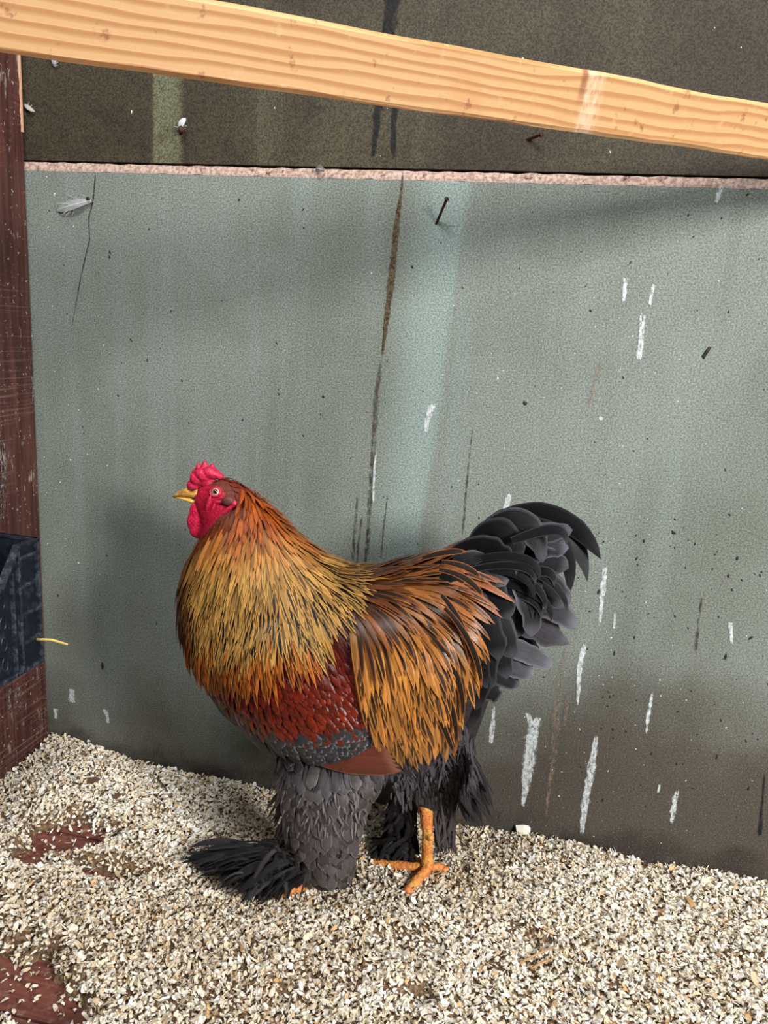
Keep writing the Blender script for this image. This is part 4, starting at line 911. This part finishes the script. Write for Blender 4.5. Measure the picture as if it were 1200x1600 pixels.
def chips(N, lmin, lmax, wmin, wmax):
    x = GX0 + 0.006 + (GX1 - GX0 - 0.012) * rng.random(N) ** 1.0; y = GY1 - 0.005 - (GY1 - GY0 - 0.01) * rng.random(N) ** 1.05
    fi = (x - GX0) / (GX1 - GX0) * NX; fj = (y - GY0) / (GY1 - GY0) * NY; i0 = np.clip(fi.astype(int), 0, NX - 1); j0 = np.clip(fj.astype(int), 0, NY - 1); a = fi - i0; b = fj - j0
    h = HG[i0, j0] * (1-a) * (1-b) + HG[i0+1, j0] * a * (1-b) + HG[i0, j0+1] * (1-a) * b + HG[i0+1, j0+1] * a * b
    keep = (h > 0.004) | (rng.random(N) < 0.10); x, y, h = x[keep], y[keep], np.maximum(h[keep], 0.003); n = len(x)
    L = rng.uniform(lmin, lmax, n) * rng.uniform(0.6, 1, n); W = rng.uniform(wmin, wmax, n); yaw = rng.uniform(0, 2*np.pi, n); pitch = rng.normal(0, 0.42, n); roll = rng.normal(0, 0.7, n); curl = rng.normal(0, 2.6, n)
    S = 4; P = np.zeros((n, S, 2, 3))
    for s in range(S):
        t = s / (S - 1) - 0.5; ang = curl * t
        lx = L * np.where(np.abs(curl) > 1e-3, np.sin(ang) / np.where(np.abs(curl) > 1e-3, curl, 1), t); lz = L * np.where(np.abs(curl) > 1e-3, (1 - np.cos(ang)) / np.where(np.abs(curl) > 1e-3, curl, 1), 0)
        ww = W * ((0.8 + 0.4 * rng.random(n)) if 0 < s < S - 1 else 0.7 * rng.random(n))
        for k, q in enumerate((-0.5, 0.5)):
            ly = q * ww + lx * 0.12
            y1 = ly * np.cos(roll) - lz * np.sin(roll); z1 = ly * np.sin(roll) + lz * np.cos(roll)
            x2 = lx * np.cos(pitch) + z1 * np.sin(pitch); z2 = -lx * np.sin(pitch) + z1 * np.cos(pitch)
            P[:, s, k, 0] = x + x2 * np.cos(yaw) - y1 * np.sin(yaw); P[:, s, k, 1] = y + x2 * np.sin(yaw) + y1 * np.cos(yaw); P[:, s, k, 2] = h + z2
    P[..., 2] += rng.uniform(-0.002, 0.007, n)[:, None, None]
    P[..., 2] = np.maximum(P[..., 2], 0.0006); P[..., 1] = np.minimum(P[..., 1], -0.001); P[..., 0] = np.maximum(P[..., 0], XL + 0.001)
    pal = np.array([lin(246, 236, 218)[:3], lin(238, 222, 194)[:3], lin(252, 248, 240)[:3], lin(214, 188, 152)[:3], lin(224, 182, 128)[:3], lin(150, 112, 78)[:3]])
    ci = rng.choice(6, n, p=[0.40, 0.24, 0.25, 0.08, 0.015, 0.015]); C = pal[ci] * rng.uniform(0.82, 1.08, n)[:, None]
    soil = np.array([noise.noise((a_ * 3.1, b_ * 3.1, 2.0)) + 0.5 * noise.noise((a_ * 11, b_ * 11, 4.0)) for a_, b_ in zip(x, y)])
    kk = np.clip((soil + 0.05) / 0.6, 0, 1)[:, None] * 0.42; C = C * (1 - kk + kk * np.array([[0.74, 0.64, 0.52]]))
    return P.reshape(-1, 3), C
P1, C1 = chips(N, 0.007, 0.020, 0.002, 0.0075); P2, C2 = chips(2500, 0.016, 0.030, 0.006, 0.012)
P = np.concatenate([P1, P2]); C = np.concatenate([C1, C2]); n = len(C)
quad = np.array([[0, 1, 3, 2], [2, 3, 5, 4], [4, 5, 7, 6]]); FI = (np.arange(n)[:, None, None] * 8 + quad[None]).reshape(-1)
me = bpy.data.meshes.new('wood_shavings'); me.vertices.add(n * 8); me.vertices.foreach_set('co', P.ravel().astype(np.float32))
me.loops.add(len(FI)); me.loops.foreach_set('vertex_index', FI.astype(np.int32)); me.polygons.add(n * 3); me.polygons.foreach_set('loop_start', np.arange(0, n * 12, 4, dtype=np.int32))
me.update(calc_edges=True); me.validate()
at = me.attributes.new('Col', 'FLOAT_COLOR', 'POINT'); at.data.foreach_set('color', np.repeat(np.c_[C, np.ones(n)], 8, axis=0).astype(np.float32).ravel())
b = NB('pine_shaving', 0.7, 0.25); b.color(b.mix(1.0, b.attr('Col').outputs['Color'], b.mix(b.ramp(b.noise(b.coord(), 200, 2), 0.3, 0.7), (0.85, 0.83, 0.8, 1), (1.08, 1.08, 1.08, 1)), 'MULTIPLY'))
tag(link('wood_shavings', me, b.m, None, True), 'loose curled cream wood shavings strewn over the floor', 'shavings', kind='stuff')

# stray bits lying on the shavings
def hz(x, y): return bed(x, y) + 0.005
def flat_chip(name, px, py, L, W, ang, mat, label, th=0.002, tilt=0.15):
    p = at_z(px, py, 0.04); bm = bmesh.new()
    bmesh.ops.create_grid(bm, x_segments=4, y_segments=2, size=0.5)
    for v_ in bm.verts: v_.co = Vector((v_.co.x * L * (1 + 0.2 * v_.co.y), v_.co.y * W * (1 - 0.3 * abs(v_.co.x)), 0.10 * L * (1 - 4 * v_.co.x ** 2) + th * random.uniform(-.3, .3)))
    r = bmesh.ops.solidify(bm, geom=bm.faces[:], thickness=th)
    bm.transform(Matrix.Translation((p[0], p[1], hz(p[0], p[1]) + 0.003)) @ Matrix.Rotation(ang, 4, 'Z') @ Matrix.Rotation(tilt, 4, 'X'))
    return tag(link(name, from_bm(name, bm), mat), label, 'wood chip', 'larger chips on the shavings')
M_WCH = NB('white_chip', 0.7); M_WCH.color(lin(232, 228, 218)); M_WCH = M_WCH.m
M_TCH = NB('tan_chip', 0.7); M_TCH.color(lin(190, 146, 96)); M_TCH = M_TCH.m
M_BCH = NB('brown_chip', 0.7); M_BCH.color(lin(92, 62, 44)); M_BCH = M_BCH.m
flat_chip('wood_chip', 817, 1303, 0.030, 0.022, 0.2, M_WCH, 'square white chip lying against the wall right of the rooster', 0.003, 0.9)
flat_chip('wood_chip', 1078, 1410, 0.026, 0.012, 1.9, M_TCH, 'tan chip on the shavings near the right edge')
flat_chip('wood_chip', 145, 1222, 0.022, 0.016, 0.5, M_BCH, 'dark brown chip on the heap in the left corner')
flat_chip('wood_chip', 183, 1245, 0.018, 0.012, 1.5, M_BCH, 'dark brown scrap right of the left corner heap')
for (pa, pb, lab) in (((812, 1502), (868, 1478), 'upper of two thin tan straws lying together on the shavings'), ((830, 1508), (866, 1494), 'shorter lower tan straw of the pair on the shavings'), ((246, 1212), (262, 1232), 'thin brown twig on the shavings by the back wall')):
    a = at_z(*pa, 0.045); c = at_z(*pb, 0.045); a[2] = hz(a[0], a[1]) + 0.004; c[2] = hz(c[0], c[1]) + 0.004
    tag(tube('straw', [Vector(a), Vector((a + c) / 2) + Vector((0, 0, 0.002)), Vector(c)], [0.0018, 0.002, 0.0014], M_TCH if 'tan' in lab else M_BCH, None, 6), lab, 'straw')
